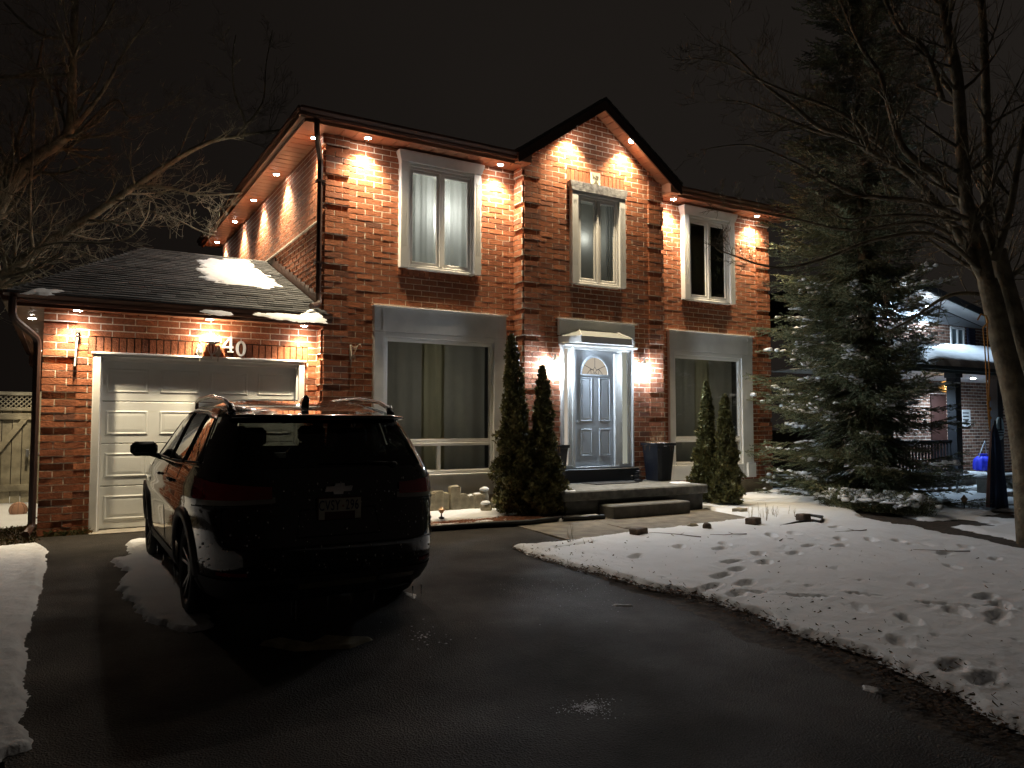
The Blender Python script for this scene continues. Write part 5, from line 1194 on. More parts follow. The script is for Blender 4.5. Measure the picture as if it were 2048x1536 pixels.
def grass(name, x0, x1, y0, y1, n, label, seed, h=.06, cols=((.05, .07, .02), (.16, .13, .05), (.22, .11, .05))):
    m = MB(); rs = np.random.RandomState(seed)
    for k in range(n):
        x, y = rs.uniform(x0, x1), rs.uniform(y0, y1); a = rs.uniform(0, 6.28); l = h*rs.uniform(.4, 1); w_ = .0025; z = gz0(y)-.015; dx, dy = math.cos(a)*l*.7, math.sin(a)*l*.7
        m.add([(x-w_, y, z), (x+w_, y, z), (x+dx*.4+w_, y+dy*.4, z+l*.7), (x+dx, y+dy, z+l*rs.uniform(.5, 1))], [(0, 1, 2, 3)])
    nm = name+'_blades'; mt = island_mat(nm, [(0, cols[0]), (.5, cols[1]), (1, cols[2])], bump=0) if nm not in bpy.data.materials else bpy.data.materials[nm]
    tag(m.build(name, mt), label, 'grass', kind='stuff')
grass('lawn_grass', -2.6, -.17, 10.0, 12.4, 7000, 'sparse olive and brown grass with dead leaves beside the garage corner', 1, .05)
grass('edge_grass', -.1, .4, 11.0-.05, 11.06, 260, 'weeds growing at the foot of the garage pier', 2, .10)
m = MB(); rs = np.random.RandomState(88)
for k in range(900):
    t_ = rs.rand(); i = int(t_*(len(EP)-1)); q = t_*(len(EP)-1)-i; a, b_ = EP[i], EP[min(i+1, len(EP)-1)]; off = abs(rs.normal(0, .35)) if rs.rand() < .6 else rs.uniform(0, 4); x = a[0]+(b_[0]-a[0])*q+off-.12; y = a[1]+(b_[1]-a[1])*q+rs.uniform(-.2, .2)
    an = rs.uniform(0, 6.28); l = rs.uniform(.02, .06); z = gz0(y)+.03; w_ = .002
    m.add([(x-w_, y, z), (x+w_, y, z), (x+math.cos(an)*l+w_, y+math.sin(an)*l, z+l*rs.uniform(.1, .7)), (x+math.cos(an)*l, y+math.sin(an)*l, z+l*.5)], [(0, 1, 2, 3)])
tag(m.build('poking_grass', mat('dead_grass', (.13, .10, .05), .9)), 'dead grass blades poking through the thin lawn snow', 'grass', kind='stuff')
m = MB(); rs = np.random.RandomState(8)
for k in range(2600):       # dead leaves and bare earth crumbs along the lawn edge
    t_ = rs.rand(); i = int(t_*(len(EP)-1)); q = t_*(len(EP)-1)-i; a, b_ = EP[i], EP[min(i+1, len(EP)-1)]; x = a[0]+(b_[0]-a[0])*q+rs.uniform(-.30, .05)*(.2+t_); y = a[1]+(b_[1]-a[1])*q+rs.uniform(-.1, .1); r = rs.uniform(.006, .022); an = rs.uniform(0, 6); z = gz0(y)+rs.uniform(.0, .015)
    m.add([(x+r*math.cos(an+j*2.1), y+r*math.sin(an+j*2.1), z+rs.uniform(0, .014)) for j in range(3)], [(0, 1, 2)])
tag(m.build('leaf_litter', M['mulch'] if False else island_mat('dead_leaves', [(0, (.03, .018, .01)), (.6, (.07, .04, .02)), (1, (.14, .08, .04))], bump=0)), 'dark dead leaves and earth along the edge between lawn and driveway', 'leaf litter', kind='stuff')
# ---------------- wooden fence gate at the far left
t = thing('wooden_gate', 'weathered wooden fence gate with lattice top beside the garage', 'gate', (-1.1, 15.4, 0)); FYG = 15.4
m = MB()
for k in range(16):
    x1 = -.24-k*.145; x0 = x1-.135; m.box(x0, x1, FYG+rs.uniform(-.006, .006), FYG+.02, .05, 1.60, 0, .003)
m.build('board', M['wood'], t)
m = MB(); m.box(-.30, -.20, FYG-.06, FYG+.05, 0, 1.93, 0, .006); m.build('post', M['wood'], t); m = MB(); m.box(-1.45, -1.35, FYG-.06, FYG+.05, 0, 1.93, 0, .006); m.build('post', M['wood'], t)
m = MB(); m.box(-2.6, -.22, FYG-.035, FYG, 1.45, 1.56, 0, .004); m.box(-2.6, -.22, FYG-.035, FYG, .25, .36, 0, .004); m.box(-2.6, -.2, FYG-.045, FYG+.02, 1.86, 1.92, 0, .004); m.box(-2.6, -.2, FYG-.045, FYG+.02, 1.60, 1.65, 0, .004); m.prism([(-1.3, FYG-.02, .40), (-1.2, FYG-.02, .36), (-.45, FYG-.02, 1.45), (-.55, FYG-.02, 1.45)], (0, -.02, 0)); m.build('rail', M['wood'], t)
m = MB()
for k in range(36):
    x = -2.6+k*.075
    for s in (-1, 1):
        xa, xb = (x, x+.21) if s > 0 else (x+.21, x)
        m.prism([(xa-.012, FYG-.01-.008*s, 1.65), (xa+.012, FYG-.01-.008*s, 1.65), (xb+.012, FYG-.01-.008*s, 1.86), (xb-.012, FYG-.01-.008*s, 1.86)], (0, -.007, 0))
m.build('lattice', M['wood'], t)
m = MB(); m.box(-.42, -.22, FYG-.075, FYG-.05, .86, .89, 0, .003); m.box(-.46, -.42, FYG-.09, FYG-.04, .82, .95, 0, .004); m.build('latch', mat('galvanised', (.35, .36, .38), .35, metal=.8), t)
# ---------------- snow on the garage roof (belongs to the roof surface)
def roof_px(px, py):
    d_ = ray(px, py); t_ = (GZE-CH-slope*GE)/(d_[2]-slope*d_[1]); return (d_[0]*t_, d_[1]*t_)
RZF = lambda X, Y: GZE+(Y-GE)*slope+.006
for nm, pts, th, ed, sd in (('roof_snow', [(398, 528), (417, 521), (459, 520), (495, 524), (505, 534), (518, 544), (544, 561), (554, 573), (539, 578), (481, 573), (459, 569), (422, 561), (402, 552)], .022, .13, 201), ('roof_snow', [(505, 630), (560, 628), (600, 633), (625, 622), (650, 640), (655, 647), (560, 640)], .014, .07, 202), ('roof_snow', [(395, 622), (440, 624), (470, 629), (440, 631)], .015, .03, 203), ('roof_snow', [(50, 588), (85, 578), (130, 584), (100, 590)], .02, .05, 204)):
    pp = [roof_px(*p) for p in pts]
    snow(nm, pp, .022, th, ed, sd, RZF, parent=house, rough=.012, rag=(.16,))
# ================================================================== PLANTS
def batch(name, V, F, mt, parent, smooth=False):
    me = bpy.data.meshes.new(name); V = np.asarray(V, np.float32)
    if parent is not None: V = V-np.array(ROOT(parent), np.float32)
    F = np.asarray(F, np.int32); me.vertices.add(len(V)); me.vertices.foreach_set('co', V.ravel()); k = F.shape[1]
    me.loops.add(F.size); me.loops.foreach_set('vertex_index', F.ravel()); me.polygons.add(len(F)); me.polygons.foreach_set('loop_start', np.arange(0, F.size, k, dtype=np.int32))
    me.update(calc_edges=True); me.validate(); me.materials.append(mt); o = bpy.data.objects.new(name, me); COL.objects.link(o)
    if parent is not None: o.parent = parent
    return o
def unit(v): return v/(np.linalg.norm(v, axis=-1, keepdims=True)+1e-9)
def cedar(x, y, z0, H, R, n, label, group, seed, lean=(0, 0)):
    rs = np.random.RandomState(seed); t = thing('columnar_cedar', label, 'cedar', (x, y, z0), group)
    prof = lambda h: R*(np.clip(1-h, 0, 1)**.58)*(.78+.34*np.exp(-((h-.20)/.22)**2))+.012
    ph = rs.rand(8)*6
    def lump(a, h): return 1+.16*np.sin(3*a+ph[0]+9*h)+.15*np.sin(5*a-22*h+ph[1])+.16*np.sin(2*a+37*h+ph[2])+.13*np.sin(7*a+61*h+ph[3])
    h = rs.rand(n*2); h = h[rs.rand(n*2) < (np.clip(1-h, 0, 1)**.55+.12)][:n]; n = len(h); a = rs.rand(n)*2*PI
    rr = prof(h)*lump(a, h)*np.where(rs.rand(n) < .72, rs.uniform(.80, 1.05, n), np.sqrt(rs.rand(n))*.9)
    P = np.stack([x+rr*np.cos(a)+lean[0]*h, y+rr*np.sin(a)+lean[1]*h, z0+.04+h*H*.97], -1)
    out = np.stack([np.cos(a), np.sin(a), np.zeros(n)], -1)
    d = unit(out*rs.uniform(.1, .9, (n, 1))+np.array([0, 0, 1])*rs.uniform(.3, 1.0, (n, 1))+rs.normal(0, .45, (n, 3))); s = unit(np.cross(d, unit(out+rs.normal(0, .6, (n, 3)))))
    L = rs.uniform(.035, .085, (n, 1))*(1-.35*h[:, None]); W = L*rs.uniform(.28, .5, (n, 1)); nn = np.cross(s, d)
    V = []; F = []
    # each spray is a small fan of three pointed leaves
    for k, (ang, sc) in enumerate(((0, 1.0), (.65, .8), (-.65, .8))):
        dk = unit(d*math.cos(ang)+s*math.sin(ang)); sk = np.cross(nn, dk); A = P; B = P+dk*L*sc*.5+sk*W*.45; C_ = P+dk*L*sc; D = P+dk*L*sc*.5-sk*W*.45
        V += [A, B, C_, D]
    V = np.stack(V, 1).reshape(-1, 3); b = np.arange(n)[:, None]*12; F = np.concatenate([b+np.array([[0, 1, 2, 3]]), b+np.array([[4, 5, 6, 7]]), b+np.array([[8, 9, 10, 11]])]).reshape(-1, 4)
    batch('foliage', V, F, M['cedar'], t)
    m = MB(); m.tube([(x, y, z0-.1), (x+lean[0]*.5, y+lean[1]*.5, z0+H*.5), (x+lean[0], y+lean[1], z0+H*.93)], [.04, .025, .005], 7)
    m.build('trunk', M['bark'], t)
    return t
GC = 'slim columnar cedars standing in pairs either side of the porch'
cedar(5.93, 9.80, .03, 2.72, .295, 13000, 'tallest dark columnar cedar beside the left picture window', GC, 1, (-.12, .0))
cedar(6.20, 9.52, .03, 2.24, .255, 10000, 'shorter dark columnar cedar left of the porch, before the left lantern', GC, 2, (-.02, 0))
cedar(9.72, 9.75, .0, 2.14, .215, 8500, 'taller left-hand one of the sunlit-looking green cedars before the right picture window', GC, 3, (.03, 0))
cedar(9.80, 9.38, .0, 1.90, .225, 8500, 'shorter right-hand green cedar before the right picture window', GC, 4, (.10, .08))
for o in list(COL.objects):
    if o.get('label', '').startswith('taller left-hand'): o['label'] = 'taller, left-hand one of the two lit green cedars before the right picture window'
    if o.get('label', '').startswith('shorter right-hand'): o['label'] = 'shorter, right-hand one of the two lit green cedars before the right picture window'
# snow bits caught on cedars
def spruce(x, y, z0, H, R, label, seed, snow_on=True, dens=1.0, base_h=.15):
    rs = np.random.RandomState(seed); t = thing('spruce_tree', label, 'spruce', (x, y, z0))
    m = MB(); hs = np.linspace(0, 1, 10); m.tube([(x+.04*math.sin(6*h), y+.04*math.cos(5*h), z0+H*h-.1*(h == 0)) for h in hs], [.17*(1-h)+.012 for h in hs], 8); m.build('trunk', M['bark2'], t, smooth=True)
    br = MB(); sn = MB(); TP = []; TD = []; TL = []
    z = base_h
    while z < H-.1:
        f = z/H; L0 = R*(1-f)**.68*(.78+.22*min(1, z/1.2)) ; nb = int(rs.randint(9, 13)*(1 if f < .8 else .7)); a0 = rs.rand()*6
        for k in range(nb):
            a = a0+2*PI*k/nb+rs.uniform(-.3, .3); L = L0*rs.uniform(.62, 1.15)+.08; L *= 1-(.42*max(0, math.cos(a+YAW)) if .8 < z < 6.2 else 0); droop = .22 if f < .35 else (.05 if f < .7 else -.35); droop += rs.uniform(-.12, .12); n = 7; P = []
            for q in range(n+1):
                u = q/n; zz = z+L*(-droop*1.3*u+.42*max(0, u-.45)**1.5*(1.2 if f < .7 else .3)); aa = a+.10*math.sin(3*u+k); P.append(np.array((x+L*u*math.cos(aa), y+L*u*math.sin(aa), z0+zz)))
            br.tube(P, [.020*(1-f)*(1-u)+.003 for u in np.linspace(0, 1, n+1)], 4)
            ns = int(L/.062*dens)+3
            for q in range(ns):
                u = .05+.95*(q+rs.rand())/ns; i = min(n-1, int(u*n)); w_ = u*n-i; p = P[i]*(1-w_)+P[i+1]*w_; d = P[i+1]-P[i]; d /= np.linalg.norm(d); side = np.array((-d[1], d[0], 0)); side /= np.linalg.norm(side)
                sg = 1 if q % 2 else -1; l = (.14+.34*L*(1-u)**.7*.75)*rs.uniform(.6, 1.15); dd = d*.75+side*sg*rs.uniform(.45, .9)+np.array((0, 0, rs.uniform(-.35, .12)))
                TP.append(p); TD.append(dd/np.linalg.norm(dd)); TL.append(min(l, .42))
                if l > .22:
                    for w2 in (.4, .7):
                        pp = p+TD[-1]*l*w2; d3 = dd*.7+side*(-sg)*.4*rs.uniform(.3, 1)+d*.5+np.array((0, 0, rs.uniform(-.4, .1))); TP.append(pp); TD.append(d3/np.linalg.norm(d3)); TL.append(l*.5)
            TP.append(P[-2]); TD.append((P[-1]-P[-2])/np.linalg.norm(P[-1]-P[-2])); TL.append(np.linalg.norm(P[-1]-P[-2])+.06)
            if snow_on and z < 4.2 and rs.rand() < .55 and L > .5:
                uc = rs.uniform(.62, .92)
                for q in range(rs.randint(10, 30)):
                    u = np.clip(rs.normal(uc, .10), .4, 1.0); i = min(n-1, int(u*n)); w_ = u*n-i; p = P[i]*(1-w_)+P[i+1]*w_; r0 = rs.uniform(.02, .065); sn.blob((p[0]+rs.normal(0, .055), p[1]+rs.normal(0, .055), p[2]+.012+rs.uniform(0, .02)), (r0, r0*rs.uniform(.6, 1.2), r0*rs.uniform(.35, .6)), 1, .35, seed=rs.randint(99999))
        z += rs.uniform(.15, .22) if z < 6 else rs.uniform(.24, .34)
    br.build('branches', M['bark2'], t)
    TP, TD, TL = np.array(TP), np.array(TD), np.array(TL); nt_ = len(TP); per = 21
    u = rs.rand(nt_, per); base = TP[:, None, :]+TD[:, None, :]*(TL[:, None]*u)[..., None]
    up = np.array([0, 0, 1.0]); sd = unit(np.cross(TD, up)); u2 = np.cross(sd, TD); an = rs.uniform(-.5, PI+.5, (nt_, per))
    rad = sd[:, None, :]*np.cos(an)[..., None]+u2[:, None, :]*np.sin(an)[..., None]*.8
    nd = unit(rad*.9+TD[:, None, :]*.8+rs.normal(0, .15, (nt_, per, 3))); nl = rs.uniform(.028, .052, (nt_, per, 1)); wv = unit(np.cross(nd, rs.normal(0, 1, (nt_, per, 3))))*.0058
    A = base-wv; B = base+wv; C_ = base+nd*nl
    V = np.stack([A, B, C_], 2).reshape(-1, 3); F = np.arange(len(V)).reshape(-1, 3)
    batch('foliage', V, F, M['needle'], t)
    # twig cores as thin ribbons so the sprays read solid
    w_ = unit(np.cross(TD, up))*.017; A = TP-w_; B = TP+w_; C_ = TP+TD*TL[:, None]+w_*.3; D = TP+TD*TL[:, None]-w_*.3
    V = np.stack([A, B, C_, D], 1).reshape(-1, 3); batch('twigs', V, np.arange(len(V)).reshape(-1, 4), M['needle'], t)
    if sn.v: sn.build('snow_clumps', M['snow'], t, smooth=True)
    print('spruce twigs', nt_); return t
spruce(12.95, 8.85, -.03, 12.8, 2.2, 'tall spruce with snow-dusted lower boughs at the right corner of the house', 3)
# low snow-covered shrub in front of the spruce
t = thing('low_shrub', 'low spreading evergreen shrub buried in snow in front of the spruce', 'shrub', (11.3, 7.75, -.04)); rs = np.random.RandomState(6); m = MB(); V = []; F = []
c0, c1 = np.array((11.35, 8.45, 0)), np.array((11.4, 6.95, 0)); sn = MB(); n = 9000
u = rs.rand(n); P = c0+(c1-c0)*u[:, None]; a = rs.rand(n)*2*PI; r = .42*np.sqrt(rs.rand(n))*(1-.4*np.abs(u*2-1)); P = P+np.stack([r*np.cos(a), r*np.sin(a), .02+.34*rs.rand(n)*(1-(r/.45)**2)-.04], -1); d = unit(np.stack([np.cos(a), np.sin(a), np.full(n, .8)], -1)+rs.normal(0, .4, (n, 3))); w_ = unit(np.cross(d, rs.normal(0, 1, (n, 3))))*.009
batch('foliage', np.stack([P-w_, P+w_, P+d*.05], 1).reshape(-1, 3), np.arange(3*n).reshape(-1, 3), M['needle'], t)
for k in range(190):
    u = rs.rand(); p = c0+(c1-c0)*u; a = rs.rand()*6.28; r = rs.uniform(0, .34); sn.blob((p[0]+r*math.cos(a), p[1]+r*math.sin(a), .27-.38*r+rs.uniform(-.05, .03)), (rs.uniform(.03, .10), rs.uniform(.03, .10), rs.uniform(.015, .045)), 1, .4, seed=k)
sn.build('snow_cap', M['snow'], t, smooth=True)
for k in range(10): m.tube([(c0+(c1-c0)*rs.rand()), (c0+(c1-c0)*rs.rand())+(0, 0, .12)], .008, 4)
m.build('stem', M['bark2'], t)

# ---------------- bare trees
def grow(mb, rs, p, d, L, r, lvl, maxl, up=.12, wander=.28, kids=(3, 6), minr=.0035):
    n = max(4, int(L/.22)) if lvl < 2 else 5; P = [p]; d = np.array(d, float)
    for q in range(n): d = d+rs.normal(0, wander, 3)*.5+np.array((0, 0, up*.5)); d /= np.linalg.norm(d); P.append(P[-1]+d*L/n)
    R_ = [max(minr*.7, r*(1-.75*q/n)) for q in range(n+1)]; mb.tube(P, R_, 5 if r > .02 else 3, cap=False)
    if lvl >= maxl: return
    for k in range(rs.randint(*kids)):
        u = rs.uniform(.2, .98); i = min(n-1, int(u*n)); pp = P[i]+(P[i+1]-P[i])*(u*n-i); dd = unit(P[i+1]-P[i]); s_ = unit(np.cross(dd, rs.normal(0, 1, 3))); nd = unit(dd*rs.uniform(.5, 1.0)+s_*rs.uniform(.5, 1.0)); grow(mb, rs, pp, nd, L*rs.uniform(.35, .68), max(minr, R_[i]*.55), lvl+1, maxl, up, wander, kids, minr)
def limb(mb, rs, px, D, r0, r1, twigs, maxl=2, Lt=1.0, seed=0, up=.2, kids=(3, 6), minr=.0035, sides=8):
    """px: traced points with their distance; gives a limb with twigs growing from it"""
    P = [gd(a, b, D+(c if len(q) > 2 else 0)) for q in px for a, b, c in [(q[0], q[1], q[2] if len(q) > 2 else 0)]]
    sm = []
    for i in range(len(P)-1):
        p0, p1, p2, p3 = P[max(i-1, 0)], P[i], P[i+1], P[min(i+2, len(P)-1)]
        for k in range(5):
            t_ = k/5; sm.append(.5*((2*p1)+(-p0+p2)*t_+(2*p0-5*p1+4*p2-p3)*t_*t_+(-p0+3*p1-3*p2+p3)*t_**3))
    sm.append(P[-1]); n = len(sm); R_ = [r0+(r1-r0)*k/(n-1) for k in range(n)]
    mb.tube(sm, R_, sides, cap=False)
    for k in range(twigs):
        u = rs.uniform(.05, 1.0); i = min(n-2, int(u*(n-1))); dd = unit(sm[i+1]-sm[i]); s_ = unit(np.cross(dd, rs.normal(0, 1, 3))); grow(mb, rs, sm[i], unit(dd*rs.uniform(.3, .9)+s_*rs.uniform(.5, 1)), Lt*rs.uniform(.5, 1.2)*(1.1-.5*u), max(minr, R_[i]*.38), 0, maxl, up, .21, kids, minr)
    return sm
# left tree behind the garage
t = thing('bare_tree', 'bare spreading tree behind the garage at the left edge', 'tree', (-4.2, 15.5, 0)); rs = np.random.RandomState(21); tr = MB(); m = MB()
D0 = 13.6
fork = gd(-60, 640, D0); base = np.array((fork[0]-.6, fork[1], 0)); tr.tube([base-(0, 0, .2), (base+fork)/2+(.1, 0, 0), fork], [.30, .24, .20], 10, cap=False)
tr.build('trunk', M['bark'], t, smooth=True)
limb(m, rs, [(-60, 640), (0, 560), (70, 500), (170, 440), (270, 372), (400, 292), (490, 270), (600, 255)], D0, .115, .012, 40, Lt=1.3)
limb(m, rs, [(-60, 640), (-30, 480), (0, 410), (45, 335), (110, 290), (140, 255), (144, 160), (148, 60), (152, -40)], D0, .14, .05, 36, Lt=1.7)
limb(m, rs, [(65, 495), (60, 440), (60, 380), (66, 300), (58, 200), (50, 170)], D0-.3, .035, .01, 14, Lt=.8)
limb(m, rs, [(140, 255), (165, 235), (200, 190), (225, 150), (240, 118), (280, 60), (300, 30)], D0, .045, .01, 14, Lt=.9)
limb(m, rs, [(145, 78), (90, 72), (50, 48), (8, 5)], D0, .035, .02, 9, Lt=.9)
limb(m, rs, [(135, 150), (60, 152), (0, 155), (-60, 160)], D0, .04, .03, 9, Lt=.9)
limb(m, rs, [(135, 145), (128, 128), (90, 134), (40, 150)], D0-.2, .03, .02, 8, Lt=.7)
limb(m, rs, [(262, 378), (300, 372), (350, 378), (400, 390), (485, 386)], D0, .035, .012, 12, Lt=.8)
limb(m, rs, [(485, 278), (490, 245), (468, 180), (466, 110), (472, 70)], D0, .028, .008, 9, Lt=.7)
limb(m, rs, [(487, 255), (525, 205), (532, 130), (545, 60)], D0, .022, .006, 9, Lt=.6)
limb(m, rs, [(70, 498), (120, 485), (240, 482), (290, 440), (300, 400)], D0-.5, .022, .008, 12, Lt=.7)
limb(m, rs, [(70, 495), (150, 500), (200, 520), (240, 540)], D0+.4, .02, .008, 12, Lt=.6)
limb(m, rs, [(0, 380), (40, 395), (60, 410)], D0-.4, .02, .012, 6, Lt=.6)
limb(m, rs, [(100, 300), (150, 270), (230, 200), (260, 235), (330, 215), (365, 180)], D0+.5, .03, .006, 16, Lt=.9)
limb(m, rs, [(230, 410), (330, 430), (400, 462), (430, 470)], D0+.6, .02, .007, 12, Lt=.7)
limb(m, rs, [(0, 560), (-10, 470), (20, 330), (60, 200), (90, 60)], D0+.8, .05, .02, 19, Lt=1.2)
limb(m, rs, [(152, 100), (200, 60), (230, 0)], D0, .03, .015, 9, Lt=.8)
m.build('branches', M['bark'], t, smooth=True)
# right tree
t = thing('bare_tree', 'large bare leaning tree at the right edge with an orange rope', 'tree', tuple(gs(2042, 1082))); rs = np.random.RandomState(33); tr = MB(); m = MB(); g0 = gs(2056, 1086); D1 = float(np.dot(g0-np.array((0, 0, CH)), FW)); D1 = float((g0-np.array((0, 0, CH)))@FW)
trk = limb(tr, rs, [(2066, 1100), (2058, 1000), (2050, 900), (2030, 790), (2005, 690), (1985, 600), (1974, 560)], D1, .17, .105, 0, sides=12)
limb(tr, rs, [(2060, 980), (2072, 850), (2066, 760), (2036, 660), (2008, 560), (1994, 500)], D1+.15, .13, .10, 0, sides=12)
tr.build('trunk', M['bark2'], t, smooth=True)
limb(m, rs, [(1975, 575), (1960, 500), (1935, 420), (1924, 300), (1915, 160), (1895, 60), (1880, -40)], D1, .095, .05, 30, Lt=1.0, minr=.003)
limb(m, rs, [(1975, 575), (1940, 510), (1890, 430), (1820, 350), (1750, 310), (1700, 275), (1640, 255), (1590, 215), (1530, 170), (1470, 110), (1440, 90)], D1, .06, .007, 34, Lt=.8, minr=.003)
limb(m, rs, [(1990, 560), (1975, 450), (1975, 330), (1972, 200), (1968, 80), (1960, -40)], D1+.2, .07, .04, 23, Lt=1.0, minr=.003)
limb(m, rs, [(1930, 420), (1880, 360), (1810, 300), (1780, 220), (1760, 150), (1720, 90), (1680, 0)], D1+.2, .055, .015, 23, Lt=.9, minr=.003)
limb(m, rs, [(1740, 305), (1715, 250), (1660, 215), (1590, 190), (1520, 160), (1450, 125), (1370, 115)], D1-.2, .028, .005, 17, Lt=.6, minr=.003)
limb(m, rs, [(1830, 355), (1740, 275), (1660, 270), (1600, 250), (1540, 225), (1490, 205), (1430, 200)], D1+.3, .035, .005, 20, Lt=.7, minr=.003)
limb(m, rs, [(1935, 440), (1850, 405), (1760, 395), (1700, 385), (1600, 330), (1500, 290), (1400, 300)], D1-.3, .035, .005, 20, Lt=.6, minr=.003)
limb(m, rs, [(1920, 440), (1830, 430), (1760, 432), (1690, 438), (1660, 420)], D1-.5, .02, .005, 10, Lt=.4, minr=.003)
limb(m, rs, [(1900, 470), (1840, 445), (1700, 460), (1600, 440), (1520, 425), (1440, 412)], D1-.2, .025, .004, 20, Lt=.5, minr=.003)
limb(m, rs, [(1960, 540), (1870, 470), (1750, 480), (1640, 520), (1550, 535), (1450, 505), (1430, 495)], D1-.1, .03, .004, 27, Lt=.45, minr=.003)
limb(m, rs, [(1980, 590), (1900, 590), (1820, 640), (1770, 665)], D1+.4, .03, .006, 13, Lt=.5, minr=.003)
limb(m, rs, [(1990, 520), (2020, 420), (2040, 300), (2060, 200)], D1-.1, .05, .03, 17, Lt=.9, minr=.003)
limb(m, rs, [(1885, 200), (1850, 100), (1800, 60), (1770, 0)], D1, .035, .02, 17, Lt=.8, minr=.003)
limb(m, rs, [(2000, 560), (2040, 540), (2080, 500)], D1+.3, .04, .03, 13, Lt=.8, minr=.003)
limb(m, rs, [(1915, 200), (1860, 130), (1810, 60), (1780, 0)], D1+.6, .03, .015, 17, Lt=.8, minr=.003)
m.build('branches', M['bark2'], t, smooth=True)
# rope
t = thing('rope', 'frayed orange rope hanging from the bare right-hand tree', 'rope', tuple(gd(1972, 640, D1-.25))); m = MB()
rp = mat('orange_rope', (.52, .22, .03), .8, bump=.6, bscale=200)
m.tube([gd(a, b, D1-.25) for a, b in ((1966, 655), (1970, 700), (1973, 760), (1976, 820), (1980, 862))], .008, 6); m.tube([gd(a, b, D1-.22) for a, b in ((1974, 640), (1976, 700), (1979, 745), (1977, 800), (1980, 850))], .008, 6)
for (a, b, r) in ((1978, 798, .02), (1976, 806, .018), (1979, 818, .018), (1981, 836, .012)): m.blob(gd(a, b, D1-.25), (r, r, r*1.3), 1, .3, seed=int(a))
m.tube([gd(a, b, D1-.25) for a, b in ((1955, 640), (1962, 628), (1972, 632), (1976, 645), (1966, 656))], .009, 6); m.build('rope_strand', rp, t, smooth=True)
# ================================================================== NEIGHBOUR
NY = 12.0
nb = thing('neighbour_house', 'brown brick neighbouring house with a snowy porch roof behind the spruce', 'house', (21.5, NY, 0))
def nx(px, Y=NY, py=800): return gy(px, py, Y)[0]
def nz(px, py, Y=NY): return gy(px, py, Y)[2]
pk = gy(1768, 566, NY); rt_ = gy(1965, 652, NY)
x0, x1 = 16.6, 27.5; m = MB()
brick_face(m, (x0, NY, 0), UX, NF, x1-x0, 4.15, holes=[(nx(1904)-x0, nx(1932)-x0, 3.35, 4.12), (17.35-x0, 18.05-x0, 3.3, 4.1)], rough=.5)
sl_ = (pk[2]-rt_[2])/(rt_[0]-pk[0])
m.build('brick_wall', [M['nbrick'], M['mortar']], nb)
m = MB(); m.add([(x0, NY+.01, 4.1), (rt_[0]+.6, NY+.01, 4.1), (pk[0], NY+.01, pk[2]-.05), (x0, NY+.01, pk[2]-(pk[0]-x0)*sl_)], [(0, 1, 2, 3)]); m.build('gable_siding', mat('pale_siding', (.42, .43, .44), .6, bump=.1), nb)
m = MB(); yo = NY-.55
A = (pk[0], pk[2]); B = (rt_[0]+1.0, pk[2]-(rt_[0]+1.0-pk[0])*sl_); Cc = (x0-.4, pk[2]-(pk[0]-x0+.4)*sl_)
for (p, q) in ((A, B), (Cc, A)): m.prism([(p[0], yo, p[1]), (q[0], yo, q[1]), (q[0], NY+6, q[1]), (p[0], NY+6, p[1])], (0, 0, .18))
m.build('roof', M['shingle_dark'], nb)
m = MB()
for (p, q) in ((A, B), (Cc, A)): m.prism([(p[0], yo+.03, p[1]-.02), (q[0], yo+.03, q[1]-.02), (q[0], NY, q[1]-.02), (p[0], NY, p[1]-.02)], (0, 0, .012))
m.build('rake_soffit', M['white'], nb)
m = MB(); xa, xb = nx(1904), nx(1932); frame(m, xa, xb, 3.35, 4.12, NY-.03, .07, .08); m.box((xa+xb)/2-.03, (xa+xb)/2+.03, NY-.03, NY+.03, 3.4, 4.1); w_ = m.build('window', M['vinyl'], nb); m = MB(); frame(m, 17.35, 18.05, 3.3, 4.1, NY-.03, .06, .08); m.build('window', M['vinyl'], nb)
m = MB(); m.box(xa+.05, xb-.05, NY+.0, NY+.01, 3.4, 4.1); m.box(17.4, 18.0, NY, NY+.01, 3.35, 4.05); m.build('pane', mat('pale_blue_pane', (.16, .22, .24), .2), w_)
m = MB(); 
m.box(xb+.12, xb+.50, NY-.05, NY, 3.35, 4.12)
for k in range(9): m.box(xb+.15, xb+.47, NY-.07, NY-.05, 3.42+k*.075, 3.455+k*.075)
m.build('shutter', mat('dark_blue_shutter', (.015, .02, .05), .5), nb)
# porch
PX0, PX1, PYF = nx(1800, 9.6)-1.4, 27.0, 9.6
zf = gy(1900, 738, PYF)[2]; zb2 = zf+.95; m = MB()
m.prism([(PX0, PYF, zf), (PX1, PYF, zf), (PX1, NY, zb2), (PX0+.6, NY, zb2)], (0, 0, .05)); pr_ = m.build('porch_roof', M['shingle_dark'], nb)
m = MB(); m.prism([(PX0, PYF, zf-.03), (PX1, PYF, zf-.03), (PX1, NY, zf-.03), (PX0, NY, zf-.03)], (0, 0, .012)); m.build('porch_ceiling', M['white'], nb)
m = MB(); m.box(PX0, PX1, PYF-.03, PYF, zf-.09, zf+.03); m.box(PX0, PX1, PYF-.13, PYF-.03, zf-.03, zf+.05); m.build('porch_fascia', mat('dark_green_fascia', (.03, .045, .045), .4), nb)
sp = [(nx(1840, 9.9), PYF+.02), (PX1, PYF+.0), (PX1, NY-.3), (nx(1885, 11.6), NY-.5), (nx(1862, 10.6), 10.8)]
snow('porch_roof_snow', sp, .06, .16, .10, 301, lambda X, Y: zf+.05+(Y-PYF)*(zb2-zf)/(NY-PYF), parent=nb, rough=.03)
